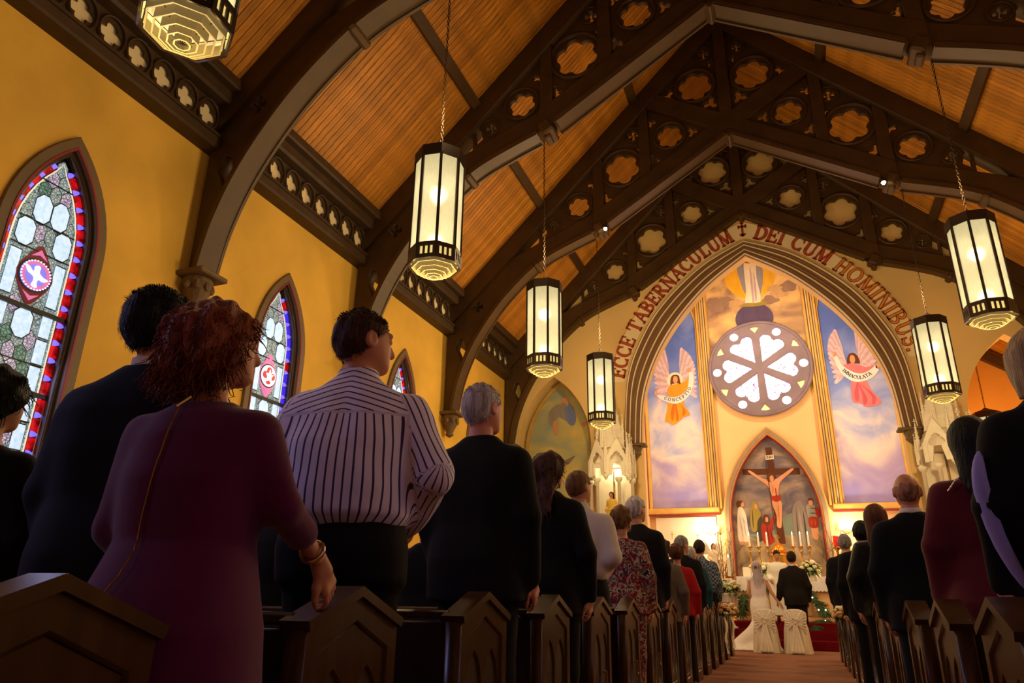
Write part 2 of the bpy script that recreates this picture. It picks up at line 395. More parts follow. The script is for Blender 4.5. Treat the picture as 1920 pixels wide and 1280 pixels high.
# ------------------------------------------------------------------ roof trusses
CH = lambda x: 11.9 - .625*abs(x)           # underside of lower chord
hexr = lambda R: MB().tube([(R*math.cos(t), 0, R*math.sin(t)) for t in np.linspace(0, 2*PI, 37)], R*.09, 6, False)
brace_lo = crom([(3.2, 9.87), (4.1, 9.55), (4.87, 9.2), (5.6, 8.6), (6.2, 7.92), (6.75, 7.05), (7.08, 6.2), (7.22, 5.45)], 5)
def truss_parts():
    parts = []
    raf = [(0, roofz(0)+.02), (7.45, roofz(7.45)+.02), (7.45, roofz(7.45)-.6), (0, roofz(0)-.58)]
    parts.append(('rafter', flat('rafter', [raf], .42, M_beam, 'xz', 0, .02), None, 1))
    cho = [(-2.3, 11.9+.625*-2.3+.0), (-3.45, CH(3.45)), (-3.45, CH(3.45)+.52), (0-.0, 11.9+.52), (2.1, roofz(2.1)-.4), (2.45, roofz(2.45)-.35), (0, 11.9)]
    cho = [(-3.45, CH(3.45)), (0, 11.9), (2.42, 11.9+.625*2.42), (1.95, 11.9+.52+.625*1.95), (0, 12.42), (-3.45, CH(3.45)+.52)]
    parts.append(('scissor_chord', flat('scissor_chord', [cho], .36, M_beam, 'xz', 0, .02), None, 1))
    br = brace_lo + [(7.42, 5.35), (7.42, roofz(7.42)-.5), (5.9, roofz(5.9)-.5), (4.85, 9.72), (3.2, 10.38)]
    hole = [(p[0], p[1]) for p in foil((6.62, 8.12), .17, 4, k=40)]
    hole2 = [(7.02, 6.65), (7.2, 7.05), (7.12, 7.35), (6.95, 7.25), (6.9, 6.95)]
    parts.append(('arched_brace', flat('arched_brace', [br, hole, hole2], .26, M_beam, 'xz', 0, .02), None, 1))
    # moulded soffit strips
    so = MB()
    lo = [(0.0, 11.88), (3.1, CH(3.1)-.02)]
    so.beam((0.02, 0, 11.88), (3.1, 0, CH(3.1)-.02), .5, .07); so.beam((0.02, .21, 11.84), (3.1, .21, CH(3.1)-.06), .05, .08); so.beam((0.02, -.21, 11.84), (3.1, -.21, CH(3.1)-.06), .05, .08)
    for i in range(len(brace_lo)-1):
        a, b = brace_lo[i], brace_lo[i+1]
        if i < 2: continue
        so.beam((a[0], 0, a[1]-.02), (b[0], 0, b[1]-.02), .44, .07); 
        for q in (-.19, .19): so.beam((a[0], q, a[1]-.06), (b[0], q, b[1]-.06), .05, .07)
    parts.append(('soffit_moulding', so.data('soffit', M_beamlt), None, 1))
    nd = MB(); nd.box((3.3, 0, 9.83), (.24, .5, .3), Matrix.Rotation(.5, 3, 'Y'), bev=.04); nd.box((3.3, 0, 9.66), (.14, .3, .12), Matrix.Rotation(.5, 3, 'Y'), bev=.03)
    parts.append(('node_boss', nd.data('boss', M_beam), None, 1))
    parts.append(('brace_boss', MB().box((5.0, 0, 9.08), (.16, .5, .2), Matrix.Rotation(.6, 3, 'Y'), bev=.04).data('boss', M_beam), None, 1))
    for px in (2.08, 3.32):
        parts.append(('strut', flat('strut', [[(px-.12, CH(px)+.45), (px+.12, CH(px)+.45), (px+.12, roofz(px)-.5), (px-.12, roofz(px)-.5)]], .3, M_beam, 'xz', 0, .015), None, 1))
    # tracery panels (holes cut through) and raised rings
    def tri(c, r, a): return foil(c, r*1.25, 3, a, 36, .55, .42)
    pA = [[(.1, 12.5), (.1, 15.25), (.45, roofz(.45)-.55), (1.9, 13.3), (1.7, 12.98)], foil((.70, 13.55), .44, 6, 0.3), foil((.42, 14.5), .15, 4), tri((.35, 12.95), .17, -2.4), tri((1.4, 13.45), .16, .2), tri((.28, 14.15), .09, 1)]
    pB = [[(.35, 12.1), (2.0, CH(2.0)+.4), (2.0, 13.15)], foil((1.43, 12.2), .335, 6, .3), tri((.86, 12.2), .13, PI), tri((1.88, 12.72), .12, .9), tri((1.86, 11.58), .14, -.8)]
    pC = [[(2.1, CH(2.1)+.4), (3.3, CH(3.3)+.4), (3.3, roofz(3.3)-.5), (2.1, roofz(2.1)-.5)], foil((2.69, 11.5), .46, 6, .3), foil((2.36, 12.45), .16, 4), tri((3.17, 10.7), .17, -.7), tri((2.98, 12.28), .13, .8), tri((2.22, 12.0), .09, 2.5)]
    pD = [[(3.32, CH(3.32)+.3), (4.95, 9.5), (4.95, roofz(4.8)-.5), (3.32, roofz(3.32)-.5)], foil((3.87, 10.62), .30, 6, .3), foil((4.55, 10.2), .13, 4), tri((3.48, 11.2), .14, 2.2), [(4.72, 9.98), (4.9, 9.84), (4.9, 10.25), (4.78, 10.25)]]
    for p in (pA, pB, pC, pD):
        parts.append(('tracery_panel', flat('tracery', p, .1, M_beam, 'xz', 0, .012), None, 1))
    for c, r in (((.70, 13.55), .5), ((1.43, 12.2), .39), ((2.69, 11.5), .54), ((3.87, 10.62), .37), ((.42, 14.5), .2), ((2.36, 12.45), .21), ((4.55, 10.2), .19), ((6.62, 8.12), .3)):
        me = hexr(r).data('ring', M_beam)
        parts.append(('roundel_ring', me, (c[0], -.08, c[1]), 1))
    co = MB(); co.box((7.27, 0, 5.33), (.5, .54, .08), bev=.02)
    co.lathe([(.21, 5.28), (.22, 5.22), (.17, 5.15), (.19, 5.08), (.12, 4.95), (.08, 4.86), (.10, 4.83), (.10, 4.79), (.02, 4.74)], 12, (7.32, 0, 0))
    for a in range(8):
        co.sphere((7.32+.19*math.cos(a*PI/4), .19*math.sin(a*PI/4), 5.15), (.055, .055, .08), 6, 4)
    parts.append(('corbel', co.data('corbel', M_stone), None, 1))
    return parts
TP = truss_parts()
KP = flat('king_post', [[(-.13, 12.0), (.13, 12.0), (.13, 15.3), (-.13, 15.3)]], .36, M_beam, 'xz', 0, .015)
APX = MB().box((0, 0, 11.82), (.22, .5, .16), Matrix.Rotation(PI/4, 3, 'Y'), bev=.02).data('apex_boss', M_beamlt)
def mirror_data(me):
    m2 = me.copy(); n = len(m2.vertices); co = np.empty(n*3); m2.vertices.foreach_get('co', co); co = co.reshape(-1, 3); co[:, 0] *= -1
    m2.vertices.foreach_set('co', co.ravel()); m2.flip_normals(); m2.update(); return m2
TPm = [(n, mirror_data(me), (-l[0], l[1], l[2]) if l else None) for n, me, l, k in TP]
TL = ['dark timber scissor roof truss nearest, above and behind the near pews', 'dark timber scissor truss landing between the two big stained windows', 'dark timber scissor truss whose apex touches the top edge of the view',
      'dark timber scissor truss carrying the two small bright spotlights', 'dark timber scissor truss against the cream wall over the lettered arch']
for i, y in enumerate((2.95, 7.2, 11.45, 15.75, 19.9)):
    t = empty('roof_truss', (0, y, 0), TL[i], 'roof truss', 'timber roof trusses')
    for n, me, l, k in TP: obj(n, me, t, l)
    for n, me, l in TPm: obj(n, me, t, l)
    obj('king_post', KP, t); obj('apex_boss', APX, t)

# ------------------------------------------------------------------ stained-glass side windows
def glass(name, col, e, rough=.25, noise=None):
    return mat(name, col, rough, emis=e, noise=noise)
G_red = ramp_mat('glass_red', [(.35, '5a0408'), (.62, 'e01420')], 9, rough=.3, emis=.75)
G_blue = mat('glass_blue', '7a6cff', .3, emis=1.15)
G_blue2 = mat('glass_deep_blue', '3a28e0', .3, emis=1.0)
G_clear = ramp_mat('glass_clear', [(.3, 'a4c8ea'), (.65, 'cce4f8')], 26, rough=.3, emis=.95)
G_gris = ramp_mat('glass_grisaille', [(.012, '0c1416'), (.05, '7c98a0'), (.3, 'b8ccd4')], 30, rough=.3, tex='voronoi', emis=.5)
G_teal = ramp_mat('glass_teal', [(.012, '06100e'), (.06, '4a7c76'), (.3, '80aca4')], 26, rough=.3, tex='voronoi', emis=.4)
G_lil = ramp_mat('glass_lilac', [(.012, '1a1030'), (.06, '9c94c4'), (.3, 'dcd8f0')], 30, rough=.3, tex='voronoi', emis=.5)
G_pink = mat('glass_pink', 'd878b8', .3, emis=.6); G_disc = mat('glass_violet', '7c7ae6', .3, emis=.8)
G_dot = mat('glass_white', 'f4f2ff', .3, emis=1.0); G_darkred = mat('glass_dark_red', '6a1020', .3, emis=.4); G_pale = mat('glass_cream', 'e8e4c8', .3, emis=.8)
def lancet_pt(side, s, r, zs=z_sp, z0=z_sill, a=1.238):
    """point at path length s up one side, at arc radius r (half width r-a)"""
    hv = zs - z0
    if s < hv: return (side*(r-a), z0+s)
    th = (s-hv)/1.7
    x = -a + r*math.cos(th); z = zs + r*math.sin(th)
    return (side*max(x, 0.0), z)
def strip(side, s0, s1, r0, r1, k=3):
    ss = np.linspace(s0, s1, k+1)
    return [lancet_pt(side, q, r0) for q in ss] + [lancet_pt(side, q, r1) for q in ss[::-1]]
OCT = lambda c, w, h, k=.32: [(c[0]-w*(.5-k), c[1]-h/2), (c[0]+w*(.5-k), c[1]-h/2), (c[0]+w/2, c[1]-h*.27), (c[0]+w/2, c[1]+h*.27), (c[0]+w*(.5-k), c[1]+h/2), (c[0]-w*(.5-k), c[1]+h/2), (c[0]-w/2, c[1]+h*.27), (c[0]-w/2, c[1]-h*.27)]
def inpoly(p, P):
    x, y = p; r = False; j = len(P)-1
    for i in range(len(P)):
        if (P[i][1] > y) != (P[j][1] > y) and x < (P[j][0]-P[i][0])*(y-P[i][1])/(P[j][1]-P[i][1])+P[i][0]: r = not r
        j = i
    return r
def rect(u0, u1, v0, v1): return [(u0, v0), (u1, v0), (u1, v1), (u0, v1)]
def window_parts(kind):
    P = []   # (name, mesh)
    gx = .0
    P.append(('window_frame', flat('wf', [lancet(.675, z_sill-.12, z_sp), lancet(.55, z_sill, z_sp)], .08, M_frame, 'yz', .16, .012)))
    P.append(('window_liner', flat('wl', [lancet(.565, z_sill-.01, z_sp), lancet(.555-.016, z_sill+.01, z_sp)], .02, M_redline, 'yz', .20)))
    P.append(('window_jamb', flat('wj', [lancet(.552, z_sill, z_sp), lancet(.50, z_sill+.04, z_sp)], .10, mats_rev, 'yz', .08, .015)))
    P.append(('glass_field', flat('gf', [lancet(.385, z_sill+.03, z_sp)], .01, G_gris, 'yz', -.0)))
    P.append(('lead_came', flat('lc', [lancet(.505, z_sill+.03, z_sp)], .012, M_lead, 'yz', -.008)))
    Lp = (z_sp-z_sill) + math.acos(1.238/1.7)*1.7
    step = .222; n = int(Lp/step)
    for side in (-1, 1):
        for k in range(n):
            s0 = .06 + k*step
            redm = G_red if kind == 0 or k % 5 == 3 else G_blue2
            P.append(('border_pane', poly('bp', strip(side, s0, s0+.15, 1.738, 1.645), redm, 'yz', .008, .012)))
            a = [lancet_pt(side, s0+.186+.034*math.cos(g), 1.655+.08*math.sin(g)) for g in np.linspace(0, PI, 8)]
            P.append(('border_pane', poly('bp', a, G_blue, 'yz', .012, .02)))
    for side in (-1, 1):
        P.append(('border_line', poly('bl', strip(side, .02, Lp-.01, 1.634, 1.62, 24), G_pale, 'yz', .008, .012)))
    clear = [OCT((-.105, 5.30), .205, .37), OCT((.12, 5.30), .205, .37), OCT((-.235, 4.95), .21, .36), OCT((.235, 4.95), .21, .36), OCT((.0, 3.88), .22, .36), OCT((0, 2.62), .22, .36)]
    for v0 in (4.42, 4.16, 3.78, 3.46, 3.14, 2.78, 2.46, 2.14, 1.84):
        hh = .30
        for sd in (-1, 1):
            clear.append(rect(*sorted((sd*.215, sd*.345)), v0, v0+hh-.02))
    med = crom([(0, 4.86), (.13, 4.68), (.225, 4.47), (.13, 4.25), (0, 4.1), (-.13, 4.25), (-.225, 4.47), (-.13, 4.68)], 4, True)
    rim = MB()
    for c in clear:
        P.append(('clear_pane', poly('cp', c, G_clear, 'yz', .012, .014)))
        m_ = np.mean(c, 0); o_ = [tuple(m_+(np.array(p)-m_)*(1+.016/max(np.hypot(*(np.array(p)-m_)), .05))) for p in c]
        n0 = len(c); rim.add([(.017, u, v) for u, v in c]+[(.017, u, v) for u, v in o_], [(i, (i+1) % n0, n0+(i+1) % n0, n0+i) for i in range(n0)])
    P.append(('lead_outline', rim.data('lo', M_lead)))
    # tessellated leaf panes between
    w, h, pt = .14, .26, .075
    row = 0; v = z_sill + .1; came = MB()
    while v < 6.1:
        for k in range(-4, 5):
            c = (k*w + (w/2 if row % 2 else 0), v)
            lim = lancet(.375, z_sill+.05, z_sp)
            if not inpoly(c, lim): continue
            if any(inpoly((c[0]+dx, c[1]+dz), q) for q in clear+[med] for dx, dz in ((0, 0), (.03, 0), (-.03, 0), (0, .05), (0, -.05))): continue
            hx = [(0, -h/2), (w/2, -h/2+pt), (w/2, h/2-pt), (0, h/2), (-w/2, h/2-pt), (-w/2, -h/2+pt)]
            hx = [(c[0]+a*.93, c[1]+b*.95) for a, b in hx]
            hx = [(max(-.37, min(.37, a)), b) for a, b in hx]
            if kind: mm = G_lil if (row+k) % 3 == 0 else G_gris
            else: mm = (G_gris, G_lil, G_gris, G_teal)[(row*2+k) % 4] if v > 4.9 else (G_teal, G_gris, G_lil)[(row+k) % 3]
            P.append(('leaf_pane', poly('lp', hx, mm, 'yz', .006, .012)))
            big = [(c[0]+(a-c[0])*1.13, c[1]+(b-c[1])*1.07) for a, b in hx]; came.add([(.0125, u, v2) for u, v2 in hx]+[(.0125, u, v2) for u, v2 in big], [(i, (i+1) % 6, 6+(i+1) % 6, 6+i) for i in range(6)])
        row += 1; v += h-pt
    P.append(('leaf_came', came.data('lc', M_lead)))
    P.append(('medallion', poly('md', med, G_darkred if kind == 0 else G_pink, 'yz', .012, .02)))
    circ = lambda c, r, n=28: [(c[0]+r*math.cos(t), c[1]+r*math.sin(t)) for t in np.arange(n)*2*PI/n]
    P.append(('medallion_scroll', poly('ms', [(-.1, 4.69), (0, 4.8), (.1, 4.69), (0, 4.73)], G_pink, 'yz', .02, .02)))
    P.append(('medallion_scroll', poly('ms', [(-.1, 4.25), (0, 4.15), (.1, 4.25), (0, 4.21)], G_pink, 'yz', .02, .02)))
    P.append(('medallion_rim', poly('mr', circ((0, 4.47), .205), M_lead, 'yz', .018, .02)))
    P.append(('medallion_disc', poly('mdc', circ((0, 4.47), .185), G_disc if kind == 0 else G_dot, 'yz', .024, .02)))
    if kind == 0:
        P.append(('medallion_ring', flat('mrg', [circ((0, 4.47), .175), circ((0, 4.47), .135)], .012, G_pink, 'yz', .036)))
        dots = MB()
        for t in np.arange(30)*2*PI/30: dots.box((.044, .178*math.cos(t), 4.47+.178*math.sin(t)), (.01, .016, .016))
        P.append(('bead_ring', dots.data('dots', G_dot)))
        dove = crom([(-.15, 4.55), (-.1, 4.54), (-.05, 4.50), (-.03, 4.53), (-.035, 4.57), (.0, 4.59), (.03, 4.57), (.025, 4.51), (.08, 4.47), (.15, 4.455), (.1, 4.42), (.04, 4.43), (.02, 4.38), (.035, 4.32), (-.03, 4.33), (-.015, 4.40), (-.03, 4.45), (-.1, 4.48)], 3, True)
        P.append(('dove', poly('dv', dove, G_dot, 'yz', .045, .02)))
    else:
        P.append(('medallion_red', flat('mrg', [foil((0, 4.47), .15, 4)], .012, mat('glass_crimson', 'c01828', .3, emis=.7), 'yz', .04)))
        P.append(('medallion_figure', poly('dv', crom([(0, 4.58), (.03, 4.5), (.09, 4.5), (.05, 4.44), (.06, 4.36), (0, 4.39), (-.06, 4.36), (-.05, 4.44), (-.09, 4.5), (-.03, 4.5)], 3, True), G_dot, 'yz', .05, .02)))
    bars = MB()
    for z, hh in ((4.06, .05), (3.10, .05), (2.1, .05)): bars.box((.03, 0, z), (.05, .99, hh))
    P.append(('saddle_bar', bars.data('bars', M_lead)))
    thin = MB()
    for z in (5.68, 5.12, 4.77, 3.44, 2.78):
        hw = .37 if z < 5 else (.36 if z < 5.3 else .2); thin.box((.02, 0, z), (.014, 2*hw, .012))
    P.append(('lead_line', thin.data('thin', M_lead)))
    return P
mats_rev = mat('reveal_brown', '4a3724', .22, spec=.7)
WP = [window_parts(0), window_parts(1)]
for i, (y, k) in enumerate(((5.1, 0), (9.3, 1), (13.55, 0), (17.8, 1))):
    wo = empty('window_%d' % (i+1), (-WX-.15, y, 0), kind='structure')
    for n, me in WP[k]: obj(n, me, wo)
# windows beyond the frame (light only comes from the daylight lamps): plain panes so the wall is closed
pane = poly('pn', lancet(.56, z_sill, z_sp), G_lil, 'yz', 0, .02)
wn = 5
for s in (-1, 1):
    for y in WY:
        if s < 0 and y > 1: continue
        wo = obj('window_%d' % wn, pane, None, (s*(WX+.2), y, 0)); wo['kind'] = 'structure'; wn += 1
# ------------------------------------------------------------------ chancel arch mouldings, lettered band
def lerpP(P, Q, t): return [((1-t)*a[0]+t*b[0], (1-t)*a[1]+t*b[1]) for a, b in zip(P, Q)]
AO = [(0, 11.05), (1.27, 10.43), (2.53, 9.3), (3.27, 8.12), (3.64, 7.0), (3.78, 5.2)]
AI = [(0, 10.62), (1.2, 9.76), (2.2, 8.66), (2.86, 7.55), (3.22, 6.45), (3.33, 5.2)]
tb = struct('trim_90', flat('arch_moulding', [ring_loop(AO, AI)], .14, M_mould, 'xz', 19.96, .02))
for k, (t, w_, d) in enumerate(((.02, .06, .2), (.3, .05, .2), (.66, .05, .2), (.96, .06, .2))):
    o_ = lerpP(AO, AI, t); i_ = lerpP(AO, AI, t+w_)
    obj('arch_line', flat('arch_line', [ring_loop(o_, i_)], d, M_line, 'xz', 19.96), tb)
for t in (.15, .5, .82):
    pts = arc(lerpP(AO, AI, t)); pts = mirror(pts)[::-1] + pts[1:]
    obj('arch_roll', MB().tube([(x, 19.92, z) for x, z in pts], .05, 6).data('roll', M_mould, True), tb)
for s in (-1, 1):
    cb = MB(); cb.box((s*3.55, 19.95, 5.14), (.75, .4, .07), bev=.015); cb.lathe([(.22, 5.1), (.25, 5.04), (.2, 4.96), (.22, 4.9), (.1, 4.78), (.03, 4.72)], 10, (s*3.55, 19.96, 0))
    obj('arch_corbel', cb.data('corbel', M_stone), tb)
BI = [(0, 11.2), (1.33, 10.55), (2.62, 9.38), (3.37, 8.2), (3.74, 7.06)]
BO = [(0, 11.74), (1.52, 10.98), (2.94, 9.66), (3.8, 8.33), (4.24, 7.08)]
bd_ = struct('trim_91', flat('letter_band', [ring_loop(BO, BI)], .03, M_bandc, 'xz', 19.985, .006))
obj('band_edge', flat('band_edge', [ring_loop(BO, lerpP(BO, BI, .04))], .05, M_goldpaint, 'xz', 19.985), bd_)
# serif letters built from strokes in a unit box (y up, cap height 1)
def letter(ch, grow=0.0):
    q = []
    def ln(a, b, w):
        a = np.array(a, float); b = np.array(b, float); d = b-a; L = np.hypot(*d); d = d/L; n = np.array([-d[1], d[0]])*(w/2+grow); e = d*grow
        q.append([a-e-n, b+e-n, b+e+n, a-e+n])
    T, t, W = .17, .075, None
    def serif(x, y, l=.16): ln((x-l, y), (x+l, y), .06)
    def vs_(x, w=T, top=True, bot=True):
        ln((x, 0), (x, 1), w)
        if top: serif(x, .97)
        if bot: serif(x, .03)
    def ar_(cx, cy, rx, ry, a0, a1, wmax=.17, wmin=.07):
        A = np.linspace(math.radians(a0), math.radians(a1), 15)
        for i in range(14):
            a, b = A[i], A[i+1]; wa = (wmin+(wmax-wmin)*abs(math.cos(a)))/2+grow; wb = (wmin+(wmax-wmin)*abs(math.cos(b)))/2+grow
            f = lambda an, w_: np.array([cx+(rx+w_)*math.cos(an), cy+(ry+w_)*math.sin(an)])
            q.append([f(a, -wa), f(a, wa), f(b, wb), f(b, -wb)])
    if ch == 'E': vs_(.14, top=False, bot=False); ln((0, .965), (.66, .965), .07); ln((0, .035), (.68, .035), .07); ln((.14, .5), (.5, .5), .06); ln((.64, .98), (.66, .74), .06); ln((.66, .02), (.70, .26), .06); ln((.5, .38), (.5, .62), .05); W = .72
    elif ch == 'C': ar_(.46, .5, .38, .46, 48, 312); ln((.74, .98), (.76, .66), .06); ln((.74, .02), (.76, .24), .05); W = .82
    elif ch == 'T': ln((.42, 0), (.42, 1), T); serif(.42, .03); ln((.02, .965), (.82, .965), .07); ln((.04, 1), (.02, .7), .06); ln((.8, 1), (.82, .7), .06); W = .84
    elif ch == 'A': ln((.1, 0), (.42, 1), t); ln((.42, 1), (.76, 0), T); ln((.22, .34), (.62, .34), .06); serif(.1, .03, .12); serif(.76, .03, .14); W = .86
    elif ch == 'B': vs_(.16); ar_(.3, .75, .3, .22, -90, 90, .15); ar_(.32, .26, .36, .23, -90, 90, .16); ln((.1, .5), (.34, .5), .06); ln((.1, .965), (.32, .965), .07); ln((.1, .035), (.34, .035), .07); W = .74
    elif ch == 'R': vs_(.16); ar_(.32, .74, .3, .23, -90, 90, .15); ln((.1, .965), (.34, .965), .07); ln((.16, .51), (.34, .51), .06); ln((.38, .5), (.76, .03), T); serif(.78, .03, .1); W = .84
    elif ch == 'N': ln((.13, 0), (.13, 1), t); ln((.13, 1), (.73, 0), T); ln((.73, 0), (.73, 1), t); serif(.1, .97, .1); serif(.13, .03, .13); serif(.73, .97, .13); W = .86
    elif ch == 'U': ln((.16, .3), (.16, 1), T); serif(.16, .97); ln((.7, .3), (.7, 1), t); serif(.7, .97, .13); ar_(.43, .34, .27, .31, 180, 360, .17, .07); W = .86
    elif ch == 'L': vs_(.16, bot=False); ln((0, .035), (.64, .035), .07); ln((.62, .02), (.66, .3), .06); W = .68
    elif ch == 'M': ln((.12, 0), (.14, 1), t); ln((.16, 1), (.5, .06), T); ln((.5, .06), (.84, 1), t); ln((.86, 0), (.84, 1), T); serif(.12, .03, .13); serif(.86, .03); serif(.12, .97, .1); serif(.88, .97, .1); W = 1.0
    elif ch == 'D': vs_(.16); ar_(.34, .5, .44, .465, -90, 90, .18, .07); ln((.1, .965), (.36, .965), .07); ln((.1, .035), (.36, .035), .07); W = .84
    elif ch == 'I': vs_(.18); W = .36
    elif ch == 'H': vs_(.16); vs_(.72); ln((.16, .5), (.72, .5), .07); W = .88
    elif ch == 'O': ar_(.46, .5, .38, .46, 0, 360); W = .92
    elif ch == 'P': vs_(.16); ar_(.34, .72, .32, .25, -90, 90, .15); ln((.1, .965), (.36, .965), .07); ln((.16, .47), (.36, .47), .06); W = .72
    elif ch == 'S': ar_(.34, .73, .23, .24, 20, 270, .08, .12); ar_(.34, .27, .25, .24, -160, 90, .08, .13); ln((.58, .98), (.58, .7), .06); ln((.08, .02), (.08, .3), .06); W = .68
    elif ch == '.': ln((.06, .07), (.2, .07), .14); W = .26
    elif ch == '+':
        ln((.25, 0), (.25, 1), .12); ln((.02, .72), (.48, .72), .11)
        for p in ((.25, 1), (.25, .04)): ln((p[0]-.11, p[1]), (p[0]+.11, p[1]), .1)
        for x in (.02, .48): ln((x, .6), (x, .84), .08)
        ln((.06, .12), (.44, .12), .1); W = .5
    return q, W
def letter_mesh(ch, h, m, y, grow=0, th=.02):
    q, W = letter(ch, grow); mb = MB()
    for p in q:
        P = [((u-W/2)*h, v*h) for u, v in p]
        V = [(u, y-th/2, v) for u, v in P] + [(u, y+th/2, v) for u, v in P]
        mb.add(V, [(0,1,2,3), (7,6,5,4), (0,4,5,1), (1,5,6,2), (2,6,7,3), (3,7,4,0)])
    return mb.data('letter', m), W
def along(P):
    P = np.array(P); d = np.r_[0, np.cumsum(np.hypot(*np.diff(P, axis=0).T))]
    def f(s):
        x = np.interp(s, d, P[:, 0]); z = np.interp(s, d, P[:, 1]); e = .12
        x2, z2 = np.interp(s+e, d, P[:, 0]), np.interp(s+e, d, P[:, 1]); x1, z1 = np.interp(s-e, d, P[:, 0]), np.interp(s-e, d, P[:, 1])
        return x, z, math.atan2(z2-z1, x2-x1)
    return f, d[-1], d
base = arc(lerpP(BI, BO, .06), 12); LH = .44
leftp = mirror(base)[::-1]; rightp = base
def set_text(txt, path, s0, s1, gold):
    f, L, _ = along(path); ws = [.38 if c == ' ' else letter(c)[1]*1.0 for c in txt]; gap = .1
    tot = sum(ws)+gap*(len(txt)-1); k = (s1-s0)/tot; s = s0
    for i, (c, w_) in enumerate(zip(txt, ws)):
        if c != ' ':
            x, z, a = f(s+w_*k/2)
            me, _ = letter_mesh(c, LH, M_letter, 0, .035); me.transform(Matrix.Diagonal((k/LH, 1, 1, 1)))
            o = obj('letter', me, bd_, (x, 19.965, z), (0, -a, 0))
            m2, _ = letter_mesh(c, LH, M_letgold if (gold and i > 6) else M_letter2, 0, -.022, .012); m2.transform(Matrix.Diagonal((k/LH, 1, 1, 1)))
            obj('letter_inlay', m2, o, (0, -.012, 0))
        s += (w_+gap)*k
M_letter2 = mat('letter_rust', 'b44a20', .7)
_, LL, _ = along(leftp)
set_text('ECCE TABERNACULUM', leftp, .12, LL-.28, False)
set_text('DEI CUM HOMINIBUS.', rightp, .3, LL-.12, True)
me, _ = letter_mesh('+', .44, M_letter, 0, .01); obj('letter_cross', me, bd_, (0, 19.965, 11.24))

# ------------------------------------------------------------------ altar wall: ribs, ledge, painted panels, rose window
AY = 24.0
rib = struct('trim_92', MB().box((0, AY-.03, 9.0), (.02, .02, .02)).data('rib', M_goldpaint))
for s in (-1, 1):
    for k, (x, w_, d, m_) in enumerate(((1.60, .07, .16, M_goldpaint), (1.69, .05, .08, M_line), (1.76, .06, .18, M_goldpaint), (1.84, .05, .08, M_line), (1.91, .07, .16, M_goldpaint), (1.98, .04, .1, M_rust if False else M_goldpaint))):
        obj('rib_moulding', MB().box((s*x, AY-d/2, 8.3), (w_, d, 9.0), bev=.012).data('rib', m_), rib)
    obj('ledge', MB().box((s*2.78, AY-.1, 3.74), (2.25, .2, .2), bev=.02).data('ledge', M_goldpaint), rib)
    obj('ledge_line', MB().box((s*2.78, AY-.12, 3.625), (2.25, .24, .03)).data('ledge', M_redline), rib)
    obj('edge_moulding', MB().box((s*3.82, AY-.08, 7.0), (.1, .16, 6.4), bev=.02).data('edge', M_goldpaint), rib)
M_skyL = ramp_mat('painted_sky', [(.30, '7484b8'), (.5, 'a9a2c0'), (.66, 'e0c6bc')], .75, (1, 1, 1.6), distort=.8)
M_skyhi = mat('painted_blue', '7f90c4', .8, noise=(1.2, .12))
M_skyC = ramp_mat('painted_dusk', [(.3, '8c6c5c'), (.48, 'b8946c'), (.66, 'e8bc78')], .8, (1, 1, 1.3), distort=1.2)
M_storm = ramp_mat('painted_storm', [(.28, '4e4650'), (.48, '70646a'), (.64, '9c8470'), (.74, 'b89c80')], 1.1, (1, 1, 1.9), distort=.9)
def sky_panel(name, outline, y, m): return flat(name, [outline], .02, m, 'xz', y)
def grad_sky(name):
    m = bpy.data.materials.new(name); m.use_nodes = True; nt = m.node_tree; N = nt.nodes; L = nt.links; b = N['Principled BSDF']; b.inputs['Roughness'].default_value = .85; b.inputs['Specular IOR Level'].default_value = .2
    tc = N.new('ShaderNodeTexCoord'); sp = N.new('ShaderNodeSeparateXYZ'); L.new(tc.outputs['Object'], sp.inputs[0])
    no = N.new('ShaderNodeTexNoise'); no.inputs['Scale'].default_value = .9; no.inputs['Detail'].default_value = 7; no.inputs['Distortion'].default_value = .6; L.new(tc.outputs['Object'], no.inputs['Vector'])
    mr = N.new('ShaderNodeMapRange'); mr.inputs[1].default_value = 4.0; mr.inputs[2].default_value = 9.5; L.new(sp.outputs[2], mr.inputs[0])
    ma = N.new('ShaderNodeMath'); ma.operation = 'MULTIPLY_ADD'; L.new(no.outputs['Fac'], ma.inputs[0]); ma.inputs[1].default_value = 1.1; ma.inputs[2].default_value = -.55
    ad = N.new('ShaderNodeMath'); L.new(mr.outputs[0], ad.inputs[0]); L.new(ma.outputs[0], ad.inputs[1])
    r = N.new('ShaderNodeValToRGB'); e = r.color_ramp.elements
    st = [(0, '9c90d0'), (.18, 'b4a4cc'), (.36, 'dcd2cc'), (.5, 'b0b4d8'), (.68, '8496d8'), (1, '5c74c8')]
    while len(e) < len(st): e.new(.5)
    for k, (p, c) in enumerate(st): e[k].position = p; e[k].color = s2l(c)+[1]
    L.new(ad.outputs[0], r.inputs[0]); L.new(r.outputs[0], b.inputs['Base Color']); return m
M_grad = grad_sky('painted_cloud_sky')
pc = lambda hexc, nm: mat('paint_'+nm, hexc, .85, spec=.2, noise=(5, .14, (1, 1, .35)))
P_pink = pc('e07a80', 'pink'); P_rose = pc('c05a6a', 'rose'); P_orange = pc('e8962c', 'orange'); P_dorange = pc('c86a20', 'deep_orange'); P_wing = pc('d8bcc4', 'wing'); P_wing2 = pc('c4a6b4', 'wing_shade')
P_skin = pc('d89870', 'skin'); P_hair = pc('6a3c22', 'brown'); P_scroll = pc('dce0e0', 'scroll'); P_blue = pc('7c86b4', 'blue_robe'); P_cream = pc('ecdcc0', 'cream'); P_yel = pc('eab030', 'sun')
